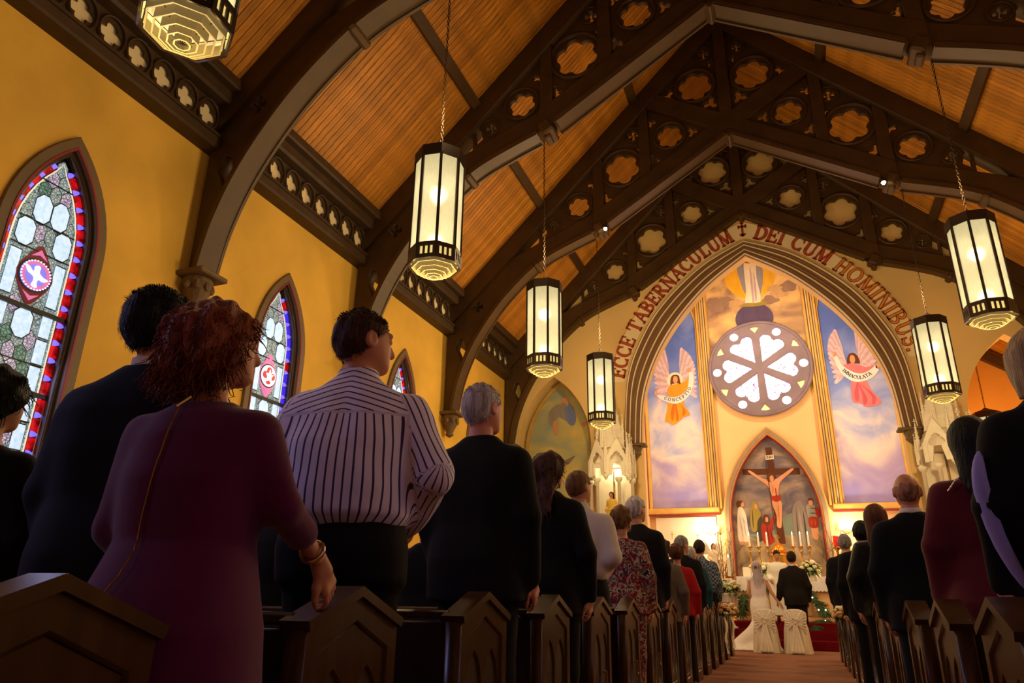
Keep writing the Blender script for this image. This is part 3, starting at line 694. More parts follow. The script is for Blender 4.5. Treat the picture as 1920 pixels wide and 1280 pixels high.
P_olive = pc('a0883c', 'olive'); P_red = pc('a83824', 'red'); P_grey = pc('8c7c70', 'grey'); P_wood = pc('5c3420', 'wood'); P_ink = pc('2c3040', 'ink'); P_globe = pc('5c4c68', 'globe'); P_steel = pc('9a9084', 'steel'); P_rock = ramp_mat('paint_rock', [(.3, '6c5a44'), (.5, '9a8464'), (.7, 'b89c74')], 3, rough=.85); P_dk = pc('4c4434', 'dark')
def paint(parent, name, pts, m, lay, k=4, smooth=True):
    P = crom(pts, k, True) if smooth else pts
    return obj(name, poly(name, P, m, 'xz', AY-.034-lay*.0022, .002), parent)
def angel(nm, label, cx, cz, sgn, robe, robe2, word, head, wl_, wr_, ban, skirt, torso):
    t = empty(nm, (0, 0, 0), kind=None)
    return t
def feathered(parent, root, tip, base_out, m1, m2, lay):
    """wing: fan of long feathers from a root line"""
    root = np.array(root); 
    for row, (n, f, mm) in enumerate(((15, 1.0, m2), (11, .66, m1), (7, .38, m2))):
        for i in range(n):
            u = i/(n-1); a = np.array(tip)*(1-u) + np.array(base_out)*u
            bulge = np.array([np.sign(tip[0]-root[0]+1e-6)*.0, 0])
            mid = (np.array(tip)+np.array(base_out))/2 - root
            out = mid/np.hypot(*mid)*math.sin(PI*u)*.34
            e = root + (a + out - root)*f; d = e-root; L = np.hypot(*d); d /= L; nn = np.array([-d[1], d[0]])
            w_ = .075*(1 if row == 0 else .9)
            pts = [tuple(root+nn*.03), tuple(root+d*L*.55+nn*w_), tuple(e-d*.05+nn*w_*.7), tuple(e), tuple(e-d*.05-nn*w_*.7), tuple(root+d*L*.55-nn*w_), tuple(root-nn*.03)]
            paint(parent, 'feather', pts, (m1, m2)[(i+row) % 2], lay+row*1.15+.07*i, smooth=False)
def text_on(parent, txt, pts, h, lay):
    f, L, _ = along(pts); ws = [letter(c)[1] for c in txt]; gap = .28; k = L/(sum(ws)+gap*(len(txt)-1)); s = 0
    for c, w_ in zip(txt, ws):
        x, z, a = f(s+w_*k/2); me, _ = letter_mesh(c, h, P_ink, 0, .02, .002); obj('letter', me, parent, (x, AY-.034-lay*.0022, z-0), (0, -a, 0)); s += (w_+gap)*k
for s, nmx in ((-1, 0), (1, 1)):
    out = lancet(.9, 3.86, 9.9, a=1.3, c=0); out = [(s*2.88+x, z) for x, z in out]
    lab = ('tall arched mural of an orange-robed angel with the CONCEPTIO scroll', 'tall arched mural of a pink-robed angel with the IMMACULATA scroll')[nmx]
    t = empty('mural', (0, 0, 0), lab, 'mural', 'arched murals on the altar wall')
    obj('painted_sky', sky_panel('sky', out, AY-.02, M_grad), t)
    obj('mural_frame', flat('mf', [[(s*2.88+x*1.04, 3.86+(z-3.86)*1.012) for x, z in lancet(.9, 3.86, 9.9, a=1.3)], out], .08, M_goldpaint, 'xz', AY-.03, .01), t)
    if s < 0:
        feathered(t, (-3.0, 8.0), (-3.12, 9.36), (-3.45, 7.4), P_wing, P_wing2, 1)
        feathered(t, (-2.6, 8.0), (-2.5, 9.36), (-2.1, 7.5), P_wing, P_wing2, 1)
        paint(t, 'halo', [(-2.8+.27*math.cos(a), 8.2+.27*math.sin(a)) for a in np.arange(16)*PI/8], P_cream, 4.2, 1, False)
        paint(t, 'robe', [(-3.05, 7.7), (-2.75, 7.9), (-2.5, 7.6), (-2.55, 7.3), (-2.38, 6.95), (-2.6, 6.85), (-2.75, 6.72), (-2.95, 6.62), (-3.12, 6.72), (-3.22, 6.78), (-3.12, 7.2)], P_orange, 4.6)
        for q in ((-3.0, 6.75), (-2.85, 6.72), (-2.62, 6.9)):
            paint(t, 'robe_fold', [(-2.85, 7.55), (q[0]+.1, q[1]+.2), (q[0]+.05, q[1]+.02), (q[0], q[1]+.05), (q[0], q[1]+.3)], P_dorange, 5.2)
        paint(t, 'bodice', [(-3.08, 7.75), (-3.0, 8.0), (-2.78, 8.04), (-2.5, 8.1), (-2.3, 8.25), (-2.28, 8.05), (-2.5, 7.75), (-2.78, 7.62)], P_orange, 5.4)
        paint(t, 'hair', [(-2.96, 8.02), (-2.95, 8.2), (-2.9, 8.34), (-2.78, 8.38), (-2.66, 8.33), (-2.63, 8.18), (-2.62, 8.02), (-2.7, 8.06), (-2.88, 8.06)], P_hair, 6)
        paint(t, 'face', [(-2.86, 8.15), (-2.84, 8.3), (-2.77, 8.33), (-2.71, 8.28), (-2.71, 8.14), (-2.78, 8.05)], P_skin, 6.6)
        for hx, hz in ((-3.47, 7.78), (-2.3, 8.5)): paint(t, 'hand', [(hx-.06, hz-.05), (hx-.04, hz+.06), (hx+.03, hz+.08), (hx+.06, hz-.02), (hx, hz-.07)], P_skin, 7)
        top = [(-3.46, 7.72), (-3.2, 7.66), (-2.9, 7.58), (-2.6, 7.65), (-2.38, 7.9), (-2.3, 8.45)]; bot = [(-2.16, 8.4), (-2.2, 7.95), (-2.4, 7.55), (-2.75, 7.35), (-3.1, 7.42), (-3.4, 7.6)]
        paint(t, 'scroll', crom(top, 4)+crom(bot, 4), P_scroll, 7, smooth=False)
        text_on(t, 'CONCEPTIO', crom([(-3.22, 7.53), (-2.85, 7.43), (-2.5, 7.55), (-2.26, 7.85)], 6), .11, 8)
    else:
        feathered(t, (2.6, 8.0), (2.42, 9.44), (2.2, 7.6), P_wing, P_wing2, 1)
        feathered(t, (3.05, 8.1), (3.05, 9.46), (3.5, 7.9), P_wing, P_wing2, 1)
        paint(t, 'robe', [(2.72, 7.8), (2.95, 7.9), (3.12, 7.6), (3.22, 7.3), (3.42, 6.98), (3.4, 6.85), (3.2, 6.78), (2.98, 6.78), (2.85, 6.9), (2.66, 6.95), (2.64, 7.3)], P_pink, 4.6)
        for q in ((2.75, 6.98), (2.95, 6.85), (3.2, 6.85)):
            paint(t, 'robe_fold', [(2.86, 7.6), (q[0]+.1, q[1]+.25), (q[0]+.06, q[1]+.02), (q[0]-.02, q[1]+.02), (q[0]-.02, q[1]+.3)], P_rose, 5.2)
        paint(t, 'bodice', [(2.5, 8.15), (2.72, 8.22), (2.95, 8.16), (3.2, 8.05), (3.4, 8.1), (3.2, 7.85), (2.9, 7.75), (2.66, 7.85)], P_pink, 5.4)
        paint(t, 'hair', [(2.66, 8.2), (2.66, 8.38), (2.74, 8.54), (2.88, 8.56), (2.98, 8.44), (3.02, 8.22), (2.94, 8.2), (2.74, 8.24)], P_hair, 6)
        paint(t, 'face', [(2.74, 8.3), (2.76, 8.45), (2.83, 8.5), (2.89, 8.42), (2.88, 8.28), (2.81, 8.2)], P_skin, 6.6)
        for hx, hz in ((2.33, 8.58), (3.5, 8.06)): paint(t, 'hand', [(hx-.06, hz-.05), (hx-.04, hz+.06), (hx+.03, hz+.08), (hx+.06, hz-.02), (hx, hz-.07)], P_skin, 7)
        top = [(2.38, 8.55), (2.5, 8.2), (2.75, 7.95), (3.0, 7.86), (3.25, 7.95), (3.46, 8.1)]; bot = [(3.52, 7.92), (3.3, 7.7), (3.0, 7.6), (2.7, 7.65), (2.42, 7.95), (2.27, 8.45)]
        paint(t, 'scroll', crom(top, 4)+crom(bot, 4), P_scroll, 7, smooth=False)
        text_on(t, 'IMMACULATA', crom([(2.47, 8.0), (2.7, 7.76), (3.0, 7.68), (3.3, 7.8)], 6), .11, 8)
# upper mural of the robed woman on a globe
t = empty('mural', (0, 0, 0), 'dusky mural of a robed woman on a globe above the rose window', 'mural', 'arched murals on the altar wall')
obj('painted_sky', flat('sky', [[(-1.54, 8.6), (1.54, 8.6), (1.54, 12.9), (-1.54, 12.9)]], .02, M_skyC, 'xz', AY-.02), t)
paint(t, 'sun_disc', [(.0+.85*math.cos(a), 11.75+.88*math.sin(a)) for a in np.arange(28)*PI/14], P_yel, .5, 1, False)
P_cl1 = pc('9c7c68', 'cloud_dark'); P_cl2 = pc('c8a070', 'cloud_light')
for k, (cx_, cz_, rx_, rz_) in enumerate(((-1.2, 10.7, .3, .2), (-.9, 10.85, .32, .2), (-.55, 10.75, .25, .16), (-1.3, 10.95, .22, .13), (.6, 10.75, .28, .17), (.9, 10.95, .3, .18), (1.2, 11.15, .28, .2), (1.4, 11.45, .2, .2), (.75, 11.15, .25, .12))):
    paint(t, 'cloud', [(cx_+rx_*(1+.12*math.sin(5*a+k))*math.cos(a), cz_+rz_*(1+.12*math.sin(5*a+k))*math.sin(a)) for a in np.arange(22)*PI/11], (P_cl1, P_cl2)[k % 3 == 2], .6+.1*k, 1, False)
paint(t, 'globe', [(.0+.62*math.cos(a), 10.12+.56*math.sin(a)) for a in np.arange(28)*PI/14], P_globe, 1.2, 1, False)
paint(t, 'mantle', [(-.2, 12.35), (.3, 12.3), (.44, 12.0), (.40, 11.4), (.26, 10.95), (.1, 11.2), (-.1, 11.3), (-.22, 11.1), (-.36, 11.7), (-.38, 12.1)], pc('94909c', 'mantle_grey'), 2)
paint(t, 'gown', [(-.12, 12.3), (.22, 12.25), (.22, 11.6), (.28, 10.95), (.2, 10.66), (-.22, 10.66), (-.17, 11.2), (-.17, 11.8)], P_cream, 2.6)
paint(t, 'gown_fold', [(.02, 12.0), (.07, 11.8), (.06, 10.8), (.0, 10.75)], P_wing2, 3.2); paint(t, 'gown_fold', [(.13, 11.8), (.17, 11.6), (.16, 10.9), (.1, 10.8)], P_wing2, 3.2)
paint(t, 'bodice', [(-.16, 12.5), (.26, 12.5), (.3, 12.28), (.05, 12.2), (-.2, 12.3)], P_dorange, 3.4)
paint(t, 'serpent', [(-.45, 10.62), (-.2, 10.72), (.1, 10.68), (.4, 10.72), (.45, 10.6), (.1, 10.56)], P_olive, 3.4)

# rose window
M_rose = mat('rose_stone', '84707a', .6, noise=(2, .2))
G_rose = ramp_mat('glass_rose', [(.02, '8870b0'), (.06, 'e8d8f0'), (.2, 'fffaff')], 7, rough=.3, tex='voronoi', emis=2.6)
G_rosew = mat('glass_rose_white', 'fff4fa', .3, emis=2.8); G_amber = mat('glass_amber', 'ffcc60', .3, emis=3.2)
RC = (0, 8.33); RR = 1.6
def pol(r, a): return (RC[0]+r*math.cos(a), RC[1]+r*math.sin(a))
petal_loops = []; circ_loops = []; tri_loops = []
for k in range(6):
    a = k*PI/3 + .03
    def lp(r, s): # local along/side -> world
        return (RC[0]+r*math.cos(a)-s*math.sin(a), RC[1]+r*math.sin(a)+s*math.cos(a))
    body = [lp(.19, 0), lp(.90, -.385)] + [lp(.99+.19*math.cos(q), -.21+.21*math.sin(q)) for q in np.linspace(-PI/2-.3, PI/2-.5, 9)] + [lp(1.17, 0)] + [lp(.99+.19*math.cos(q), .21+.21*math.sin(q)) for q in np.linspace(-PI/2+.5, PI/2+.3, 9)] + [lp(.90, .385)]
    petal_loops.append(body)
    circ_loops.append([lp(1.365+.155*math.cos(q), .155*math.sin(q)) for q in np.arange(20)*PI/10])
    b = a + PI/6
    tri_loops.append([pol(1.45, b-.12), pol(1.47, b), pol(1.45, b+.12), pol(1.22, b)])
ro = empty('window_20', (0, AY-.05, 0), kind='structure')
full = [pol(RR, q) for q in np.arange(64)*2*PI/64]
obj('rose_tracery', flat('rose', [full]+petal_loops+circ_loops+tri_loops, .1, M_rose, 'xz', -.04, .015), ro)
obj('rose_rim', MB().tube([(RC[0]+RR*math.cos(q), -.09, RC[1]+RR*math.sin(q)) for q in np.linspace(0, 2*PI, 65)], .06, 6, False).data('rim', M_rose, True), ro)
for p in petal_loops: obj('petal_pane', poly('petal', p, G_rose, 'xz', -.01, .01), ro)
for p in circ_loops: obj('round_pane', poly('round', p, G_rosew, 'xz', -.01, .01), ro)
for p in tri_loops: obj('amber_pane', poly('tri', p, G_amber, 'xz', -.01, .01), ro)
G_det = [mat('glass_detail_'+c, h, .3, emis=1.2) for c, h in (('red', 'd04860'), ('violet', '8860c8'), ('teal', '58a0b8'), ('orange', 'e08a50'))]
for k in range(6):
    a = k*PI/3 + .03; mb = {}
    for j in range(9):
        r = random.uniform(.55, 1.05); sd = random.uniform(-.18, .18)*(r/1.0); x = RC[0]+r*math.cos(a)-sd*math.sin(a); z = RC[1]+r*math.sin(a)+sd*math.cos(a)
        mb.setdefault(j % 4, MB()).box((x, -.02, z), (random.uniform(.02, .09), .012, random.uniform(.015, .04)), Matrix.Rotation(random.uniform(0, 3), 3, 'Y'))
    for j, b in mb.items(): obj('figure_glass', b.data('fg', G_det[j]), ro)

# crucifixion mural in its pointed frame (reredos)
t = empty('mural', (0, 0, 0), 'pointed crucifixion mural in a gold frame behind the altar', 'mural', 'arched murals on the altar wall')
RA = 2.4
ro_out = lancet(1.53, .9, 3.4, a=2.0); ro_in = lancet(1.30, .9, 3.4, a=2.0)
obj('painted_sky', flat('storm', [ro_in], .01, M_storm, 'xz', AY-.02), t)
obj('mural_frame', flat('rf', [ro_out, lancet(1.32, .9, 3.4, a=2.0)], .2, M_goldpaint, 'xz', AY-.1, .02), t)
obj('mural_frame_band', flat('rf', [lancet(1.5, .9, 3.4, a=2.0), lancet(1.38, .9, 3.4, a=2.0)], .03, pc('a08468', 'taupe'), 'xz', AY-.21), t)
obj('mural_frame_line', flat('rf', [lancet(1.335, .9, 3.4, a=2.0), lancet(1.30, .9, 3.4, a=2.0)], .24, M_redline, 'xz', AY-.1), t)
paint(t, 'hillside', [(-1.28, 3.1), (-.6, 2.85), (0, 3.0), (.6, 2.9), (1.28, 3.1), (1.28, .95), (-1.28, .95)], P_rock, 0, smooth=False)
paint(t, 'far_hills', [(-1.2, 3.0), (-.2, 3.05), (.3, 3.55), (.8, 3.62), (1.2, 3.4), (1.2, 2.9), (0, 2.85)], pc('7c8474', 'hills'), -.3)
paint(t, 'cross_upright', [(-.1, 5.68), (.09, 5.68), (.2, 2.7), (-.02, 2.7)], P_wood, 1, smooth=False)
paint(t, 'cross_beam', [(-.85, 5.02), (.84, 4.98), (.84, 4.78), (-.85, 4.84)], P_wood, 1.6, smooth=False)
paint(t, 'title_board', [(-.12, 5.42), (.13, 5.44), (.13, 5.30), (-.12, 5.28)], P_cream, 2.2, smooth=False)
text_on(t, 'INRI', [(-.09, 5.315), (.1, 5.33)], .08, 3)
paint(t, 'corpus', [(-.68, 4.92), (-.62, 4.96), (-.3, 4.72), (-.12, 4.66), (.1, 4.66), (.3, 4.78), (.6, 4.97), (.66, 4.93), (.34, 4.66), (.2, 4.48), (.14, 4.1), (.22, 3.9), (.17, 3.5), (.13, 3.2), (.05, 3.17), (0, 3.25), (.02, 3.55), (-.07, 3.9), (-.05, 4.15), (-.14, 4.45), (-.28, 4.58)], P_skin, 2.6, 3)
paint(t, 'corpus_head', [(-.14, 4.62), (-.12, 4.82), (.0, 4.88), (.1, 4.8), (.08, 4.65), (-.02, 4.58)], P_hair, 3.4); paint(t, 'face', [(-.06, 4.62), (-.05, 4.76), (.04, 4.77), (.05, 4.64), (0, 4.58)], P_skin, 4)
paint(t, 'loincloth', [(-.1, 4.12), (.18, 4.16), (.19, 4.02), (.05, 3.96), (-.08, 4.04)], P_red, 3.4)
paint(t, 'wound', [(.06, 4.38), (.09, 4.36), (.1, 4.16), (.07, 4.16)], P_red, 3.4)
def fig(parts):
    for nm, pts, m_, l in parts: paint(t, nm, pts, m_, l)
fig([('white_robe', [(-1.1, 3.78), (-.98, 3.82), (-.88, 3.6), (-.86, 3.2), (-.84, 2.82), (-1.05, 2.78), (-1.18, 2.85), (-1.16, 3.4)], P_cream, 1), ('face', [(-1.0, 3.85), (-1.0, 3.98), (-.92, 3.98), (-.92, 3.86)], P_skin, 1.6), ('hair', [(-1.12, 3.85), (-1.12, 4.0), (-1.02, 4.04), (-.95, 4.0), (-1.0, 3.93), (-1.02, 3.85)], P_hair, 2), ('feet', [(-1.15, 2.8), (-.9, 2.8), (-.95, 2.7), (-1.1, 2.68)], P_skin, .8),
     ('yellow_mantle', [(-.66, 3.95), (-.55, 3.98), (-.5, 3.8), (-.42, 3.6), (-.55, 3.4), (-.6, 3.1), (-.74, 3.1), (-.76, 3.5)], P_olive, 1.2), ('face', [(-.6, 3.78), (-.59, 3.9), (-.53, 3.9), (-.52, 3.78)], P_skin, 1.8), ('green_gown', [(-.6, 3.4), (-.42, 3.5), (-.4, 2.9), (-.6, 2.8)], P_dk, 1),
     ('red_robe', [(-.46, 3.25), (-.3, 3.38), (-.12, 3.45), (-.08, 3.55), (-.02, 3.5), (-.12, 3.25), (-.16, 3.0), (-.1, 2.8), (-.3, 2.66), (-.45, 2.8)], P_red, 2), ('hair', [(-.42, 3.38), (-.34, 3.58), (-.22, 3.54), (-.2, 3.3), (-.3, 3.26)], P_hair, 2.6), ('face', [(-.32, 3.38), (-.3, 3.5), (-.24, 3.48), (-.25, 3.36)], P_skin, 3.2),
     ('veil', [(.55, 3.85), (.68, 3.98), (.8, 3.9), (.88, 3.5), (.92, 3.0), (.9, 2.5), (.75, 2.35), (.55, 2.5), (.48, 3.1), (.48, 3.6)], P_grey, 1.4), ('veil_fold', [(.66, 3.8), (.72, 3.4), (.74, 2.5), (.69, 2.5), (.66, 3.2)], P_steel, 2), ('veil_fold', [(.8, 3.7), (.83, 3.2), (.83, 2.6), (.79, 2.6), (.78, 3.2)], P_dk, 2),
     ('armour', [(.9, 3.8), (1.05, 3.86), (1.2, 3.76), (1.22, 3.55), (1.15, 3.45), (.95, 3.45)], P_steel, 1), ('cape', [(1.15, 3.78), (1.26, 3.7), (1.27, 3.5), (1.17, 3.5)], P_red, 1.4), ('kilt', [(.94, 3.46), (1.17, 3.46), (1.18, 3.18), (.94, 3.18)], P_red, 1.2), ('legs', [(.98, 3.2), (1.15, 3.2), (1.14, 2.85), (1.0, 2.85)], P_skin, .8), ('face', [(1.0, 3.84), (.99, 3.98), (1.09, 3.99), (1.1, 3.85)], P_skin, 1.6), ('hair', [(.98, 3.95), (1.0, 4.04), (1.09, 4.04), (1.12, 3.96), (1.05, 3.98)], P_hair, 2)])
for x0, z0, x1, z1, m_ in ((-1.08, 3.6, -1.02, 2.85, P_wing2), (-.98, 3.5, -.93, 2.85, P_wing2), (-1.02, 3.55, -.9, 3.3, P_wing2), (-.68, 3.8, -.7, 3.15, P_dk), (-.3, 3.3, -.26, 2.72, pc('7c2418', 'red_shade')), (-.2, 3.2, -.18, 2.8, pc('7c2418', 'red_shade')), (.6, 3.7, .58, 2.5, P_dk), (1.02, 3.44, 1.01, 3.2, P_dorange), (1.1, 3.44, 1.1, 3.2, P_dorange), (1.0, 3.75, 1.18, 3.72, P_dk), (.98, 3.6, 1.18, 3.58, P_dk), (.02, 4.5, -.02, 4.2, P_dorange), (.1, 3.9, .08, 3.3, P_dorange), (-.14, 5.6, -.05, 2.8, P_wood)):
    d_ = np.array((x1-x0, z1-z0)); d_ = d_/np.hypot(*d_); n_ = np.array((-d_[1], d_[0]))*.014
    paint(t, 'brush_fold', [(x0, z0), ((x0+x1)/2+n_[0], (z0+z1)/2+n_[1]), (x1, z1), ((x0+x1)/2-n_[0], (z0+z1)/2-n_[1])], m_, 3.6, 2)
# niche painting (left side altar)
t = empty('mural', (0, 0, 0), 'misty green mural of a reclining old man and a dove in the left niche', 'mural', 'arched murals on the altar wall')
M_mist = ramp_mat('painted_mist', [(.28, '8c9c98'), (.5, 'bcb47c'), (.7, 'e4c460')], .8, (1, 1, 1.4), distort=.8)
nz = lancet(1.1, 0, 5.3, a=1.45, c=-5.93)
obj('painted_sky', flat('mist', [nz], .02, M_mist, 'xz', 20.78), t)
obj('mural_frame', flat('mf', [lancet(1.16, 0, 5.3, a=1.45, c=-5.93), lancet(1.06, 0, 5.3, a=1.45, c=-5.93)], .1, M_goldpaint, 'xz', 20.74, .01), t)
def np_(name, pts, m_, l): obj(name, poly(name, crom(pts, 4, True), m_, 'xz', 20.765-l*.005, .006), t)
np_('robe', [(-6.35, 6.5), (-6.1, 6.75), (-5.75, 6.75), (-5.55, 6.5), (-5.5, 6.15), (-5.75, 6.2), (-6.0, 6.35), (-6.15, 6.2), (-6.3, 6.1)], P_steel, 1)
np_('blue_mantle', [(-5.85, 6.75), (-5.6, 6.7), (-5.45, 6.3), (-5.55, 6.05), (-5.75, 6.2)], P_blue, 2); np_('arm', [(-6.2, 6.2), (-6.05, 6.2), (-6.05, 5.85), (-6.15, 5.82)], P_skin, 3); np_('head', [(-5.95, 6.75), (-5.88, 6.95), (-5.72, 6.95), (-5.7, 6.75), (-5.82, 6.66)], P_skin, 3); np_('beard', [(-5.98, 6.72), (-5.85, 6.8), (-5.76, 6.72), (-5.86, 6.56)], P_steel, 4); np_('hand', [(-5.3, 6.1), (-5.15, 6.15), (-5.1, 6.05), (-5.25, 6.0)], P_skin, 3)
np_('dove', [(-6.05, 5.1), (-5.85, 5.0), (-5.75, 5.02), (-5.5, 5.12), (-5.65, 4.93), (-5.75, 4.85), (-5.85, 4.9)], P_grey, 3)
# ------------------------------------------------------------------ hanging octagonal lanterns
def frost(name):
    m = bpy.data.materials.new(name); m.use_nodes = True; nt = m.node_tree; N = nt.nodes; L = nt.links
    for n in list(N):
        if n.type != 'OUTPUT_MATERIAL': N.remove(n)
    out = [n for n in N if n.type == 'OUTPUT_MATERIAL'][0]
    tr = N.new('ShaderNodeBsdfTransparent'); tr.inputs[0].default_value = (1, .97, .9, 1)
    em = N.new('ShaderNodeEmission'); tc = N.new('ShaderNodeTexCoord'); mp = N.new('ShaderNodeMapping'); mp.inputs['Scale'].default_value = (60, 60, 12)
    no = N.new('ShaderNodeTexNoise'); no.inputs['Scale'].default_value = 1; no.inputs['Detail'].default_value = 3
    L.new(tc.outputs['Object'], mp.inputs[0]); L.new(mp.outputs[0], no.inputs['Vector'])
    r = N.new('ShaderNodeValToRGB'); r.color_ramp.elements[0].position = .3; r.color_ramp.elements[0].color = s2l('d8c484')+[1]; r.color_ramp.elements[1].position = .7; r.color_ramp.elements[1].color = s2l('f0e4b4')+[1]
    L.new(no.outputs['Fac'], r.inputs[0]); L.new(r.outputs[0], em.inputs[0]); em.inputs[1].default_value = .70
    tl = N.new('ShaderNodeBsdfTranslucent'); tl.inputs[0].default_value = (.45, .42, .34, 1)
    a = N.new('ShaderNodeAddShader'); L.new(em.outputs[0], a.inputs[0]); L.new(tl.outputs[0], a.inputs[1])
    rf = N.new('ShaderNodeBsdfRefraction'); rf.inputs['Color'].default_value = (1, .95, .82, 1); rf.inputs['Roughness'].default_value = .42; rf.inputs['IOR'].default_value = 1.2
    m0 = N.new('ShaderNodeMixShader'); m0.inputs[0].default_value = .8; L.new(tr.outputs[0], m0.inputs[1]); L.new(rf.outputs[0], m0.inputs[2])
    mx = N.new('ShaderNodeMixShader'); mx.inputs[0].default_value = .56; L.new(m0.outputs[0], mx.inputs[1]); L.new(a.outputs[0], mx.inputs[2])
    L.new(mx.outputs[0], out.inputs[0]); return m
M_frost = frost('frosted_glass'); M_bulb = mat('bulb_glow', 'fff2d8', .3, emis=13)
M_louv = mat('louver_cream', '9a8a58', .5, emis=.10, emcol='e8cc80'); M_slotg = mat('slot_glow', 'f4d880', .4, emis=.85)
LR = .318; ZB, ZT = 4.87, 6.36
def octo(r, z, ph=PI/8): return [(r*math.cos(ph+k*PI/4), r*math.sin(ph+k*PI/4), z) for k in range(8)]
def octring(r0, r1, z0, z1):
    mb = MB(); V = octo(r0, z0)+octo(r1, z0)+octo(r1, z1)+octo(r0, z1); F = []
    for k in range(8):
        j = (k+1) % 8
        F += [(k, j, 8+j, 8+k), (8+k, 8+j, 16+j, 16+k), (16+k, 16+j, 24+j, 24+k), (24+k, 24+j, j, k)]
    return mb.add(V, F)
side = 2*LR*math.sin(PI/8)
cap_ = MB().add(octo(LR+.02, ZT)+octo(LR+.02, ZT+.16)+octo(.12, ZT+.24)+octo(.03, ZT+.3), [(k+8*i, (k+1) % 8+8*i, (k+1) % 8+8*i+8, k+8*i+8) for i in range(3) for k in range(8)] + [tuple(range(24, 32))]).data('lamp_cap', M_iron)
ribm = MB().box((LR, 0, (ZB+.2+ZT)/2), (.036, .036, ZT-ZB-.15)).data('rib', M_iron)
panem = MB().box((LR*math.cos(PI/8), 0, (ZB+.22+ZT)/2), (.008, side*.94, ZT-ZB-.22)).data('pane', M_frost)
# lower band with three slots per face
ap = LR*math.cos(PI/8)+.012
hs = side/2*1.04
bandf = flat('band_face', [[(-hs, ZB), (hs, ZB), (hs, ZB+.22), (-hs, ZB+.22)]] + [[(c-.019, ZB+.055), (c+.019, ZB+.055), (c+.019, ZB+.165), (c-.019, ZB+.165)] for c in (-.065, 0, .065)], .016, M_iron, 'yz', ap)
slotm = MB().box((ap-.02, 0, ZB+.11), (.006, side*.8, .13)).data('slot_glass', M_slotg)
lou = [octring(LR*f, LR*f+.012, ZB-.02-d, ZB+.07-d).data('louver_ring', M_louv) for f, d in ((.86, 0), (.68, .04), (.5, .075), (.32, .1), (.16, .115))]
dif = MB().add(octo(LR*.9, ZB+.1), [tuple(range(8))]).data('diffuser', mat('lamp_diffuser', 'f4e4b8', .5, emis=.4))
bulbm = MB().sphere((0, 0, 0), .10, 14, 9).data('bulb', M_bulb, True)
wire = MB(); 
for k in range(4):
    a = k*PI/4; wire.tube([(LR*.9*math.cos(a), LR*.9*math.sin(a), ZB+.06), (0, 0, ZB-.13), (-LR*.9*math.cos(a), -LR*.9*math.sin(a), ZB+.06)], .004, 4)
wirem = wire.data('wire', M_iron)
def linkmesh():
    mb = MB(); n = 10
    P = [(.016*math.cos(t), 0, .032*math.sin(t)) for t in np.linspace(0, 2*PI, n+1)]
    return mb.tube(P, .006, 4, False).data('chain_link', M_iron)
lk = linkmesh()
LLAB = ['octagonal frosted lantern seen from below at the top left of the view', 'nearest octagonal lantern on the left, hanging before the plank ceiling', 'second octagonal lantern on the left, before the niche mural', 'third lantern on the left, over the white gothic canopy beside the arch', None, None,
        'nearest octagonal lantern on the right, high beside the roof slope', 'farther right lantern, over the right gothic canopy by BUS.', 'small octagonal lantern deep in the orange side chapel']
spec = [(-3.33, 2.95, 9.68, -.06, 0), (-3.45, 7.2, 9.68, 0, 1), (-3.40, 11.45, 9.68, -.05, 2), (-3.46, 15.9, 9.68, 0, 3), (3.46, 11.45, 9.68, .03, 6), (3.53, 15.9, 9.68, .05, 7), (5.66, 22.0, 9.45, -.62, 8)]
for i, (x, y, zt, dz, li) in enumerate(spec):
    t = empty('pendant_lantern', (x, y, 0), LLAB[li], 'lantern', 'octagonal pendant lanterns')
    t.rotation_euler.z = .12
    hd = empty('lantern_body', (0, 0, dz)); hd.parent = t
    obj('lamp_cap', cap_, hd); obj('diffuser', dif, hd); obj('support_wire', wirem, hd)
    for k in range(8):
        r = (0, 0, k*PI/4+PI/8); obj('rib', ribm, hd, rot=r)
        r2 = (0, 0, k*PI/4); obj('glass_pane', panem, hd, rot=r2); obj('band_face', bandf, hd, rot=r2); obj('slot_glass', slotm, hd, rot=r2)
    for l in lou: obj('louver_ring', l, hd)
    for z in (5.22, 5.92): obj('bulb', bulbm, hd, (0.0, 0, z))
    z0 = ZT+.28+dz; n = int((zt-z0)/.054)
    ch = MB()
    for k in range(n):
        rot = Matrix.Rotation((k % 2)*PI/2, 3, 'Z'); V = [rot @ v.co + Vector((0, 0, z0+.03+k*.054)) for v in lk.vertices]
        ch.add(V, [list(p.vertices) for p in lk.polygons])
    o = obj('chain', ch.data('chain', M_iron), t)
# two small bright spotlights on the truss nodes
M_spot = mat('spot_lens', 'fff0c8', .3, emis=60)
for s, lab in ((-1, 'small bright spotlight on the truss node, left'), (1, 'small bright spotlight on the truss node, right of the apex')):
    t = empty('spotlight', (s*3.12, 15.5, 9.72), lab, 'spotlight', 'spotlights on the roof truss')
    obj('housing', MB().lathe([(.03, -.1), (.06, -.06), (.065, .08)], 12).data('h', M_iron), t, rot=(-1.9, 0, 0))
    obj('lens', MB().sphere((0, 0, 0), .045, 10, 6).data('l', M_spot, True), t, loc=(0, -.06, -.03))
    obj('bracket', MB().box((0, .05, .1), (.03, .03, .2)).data('b', M_iron), t)
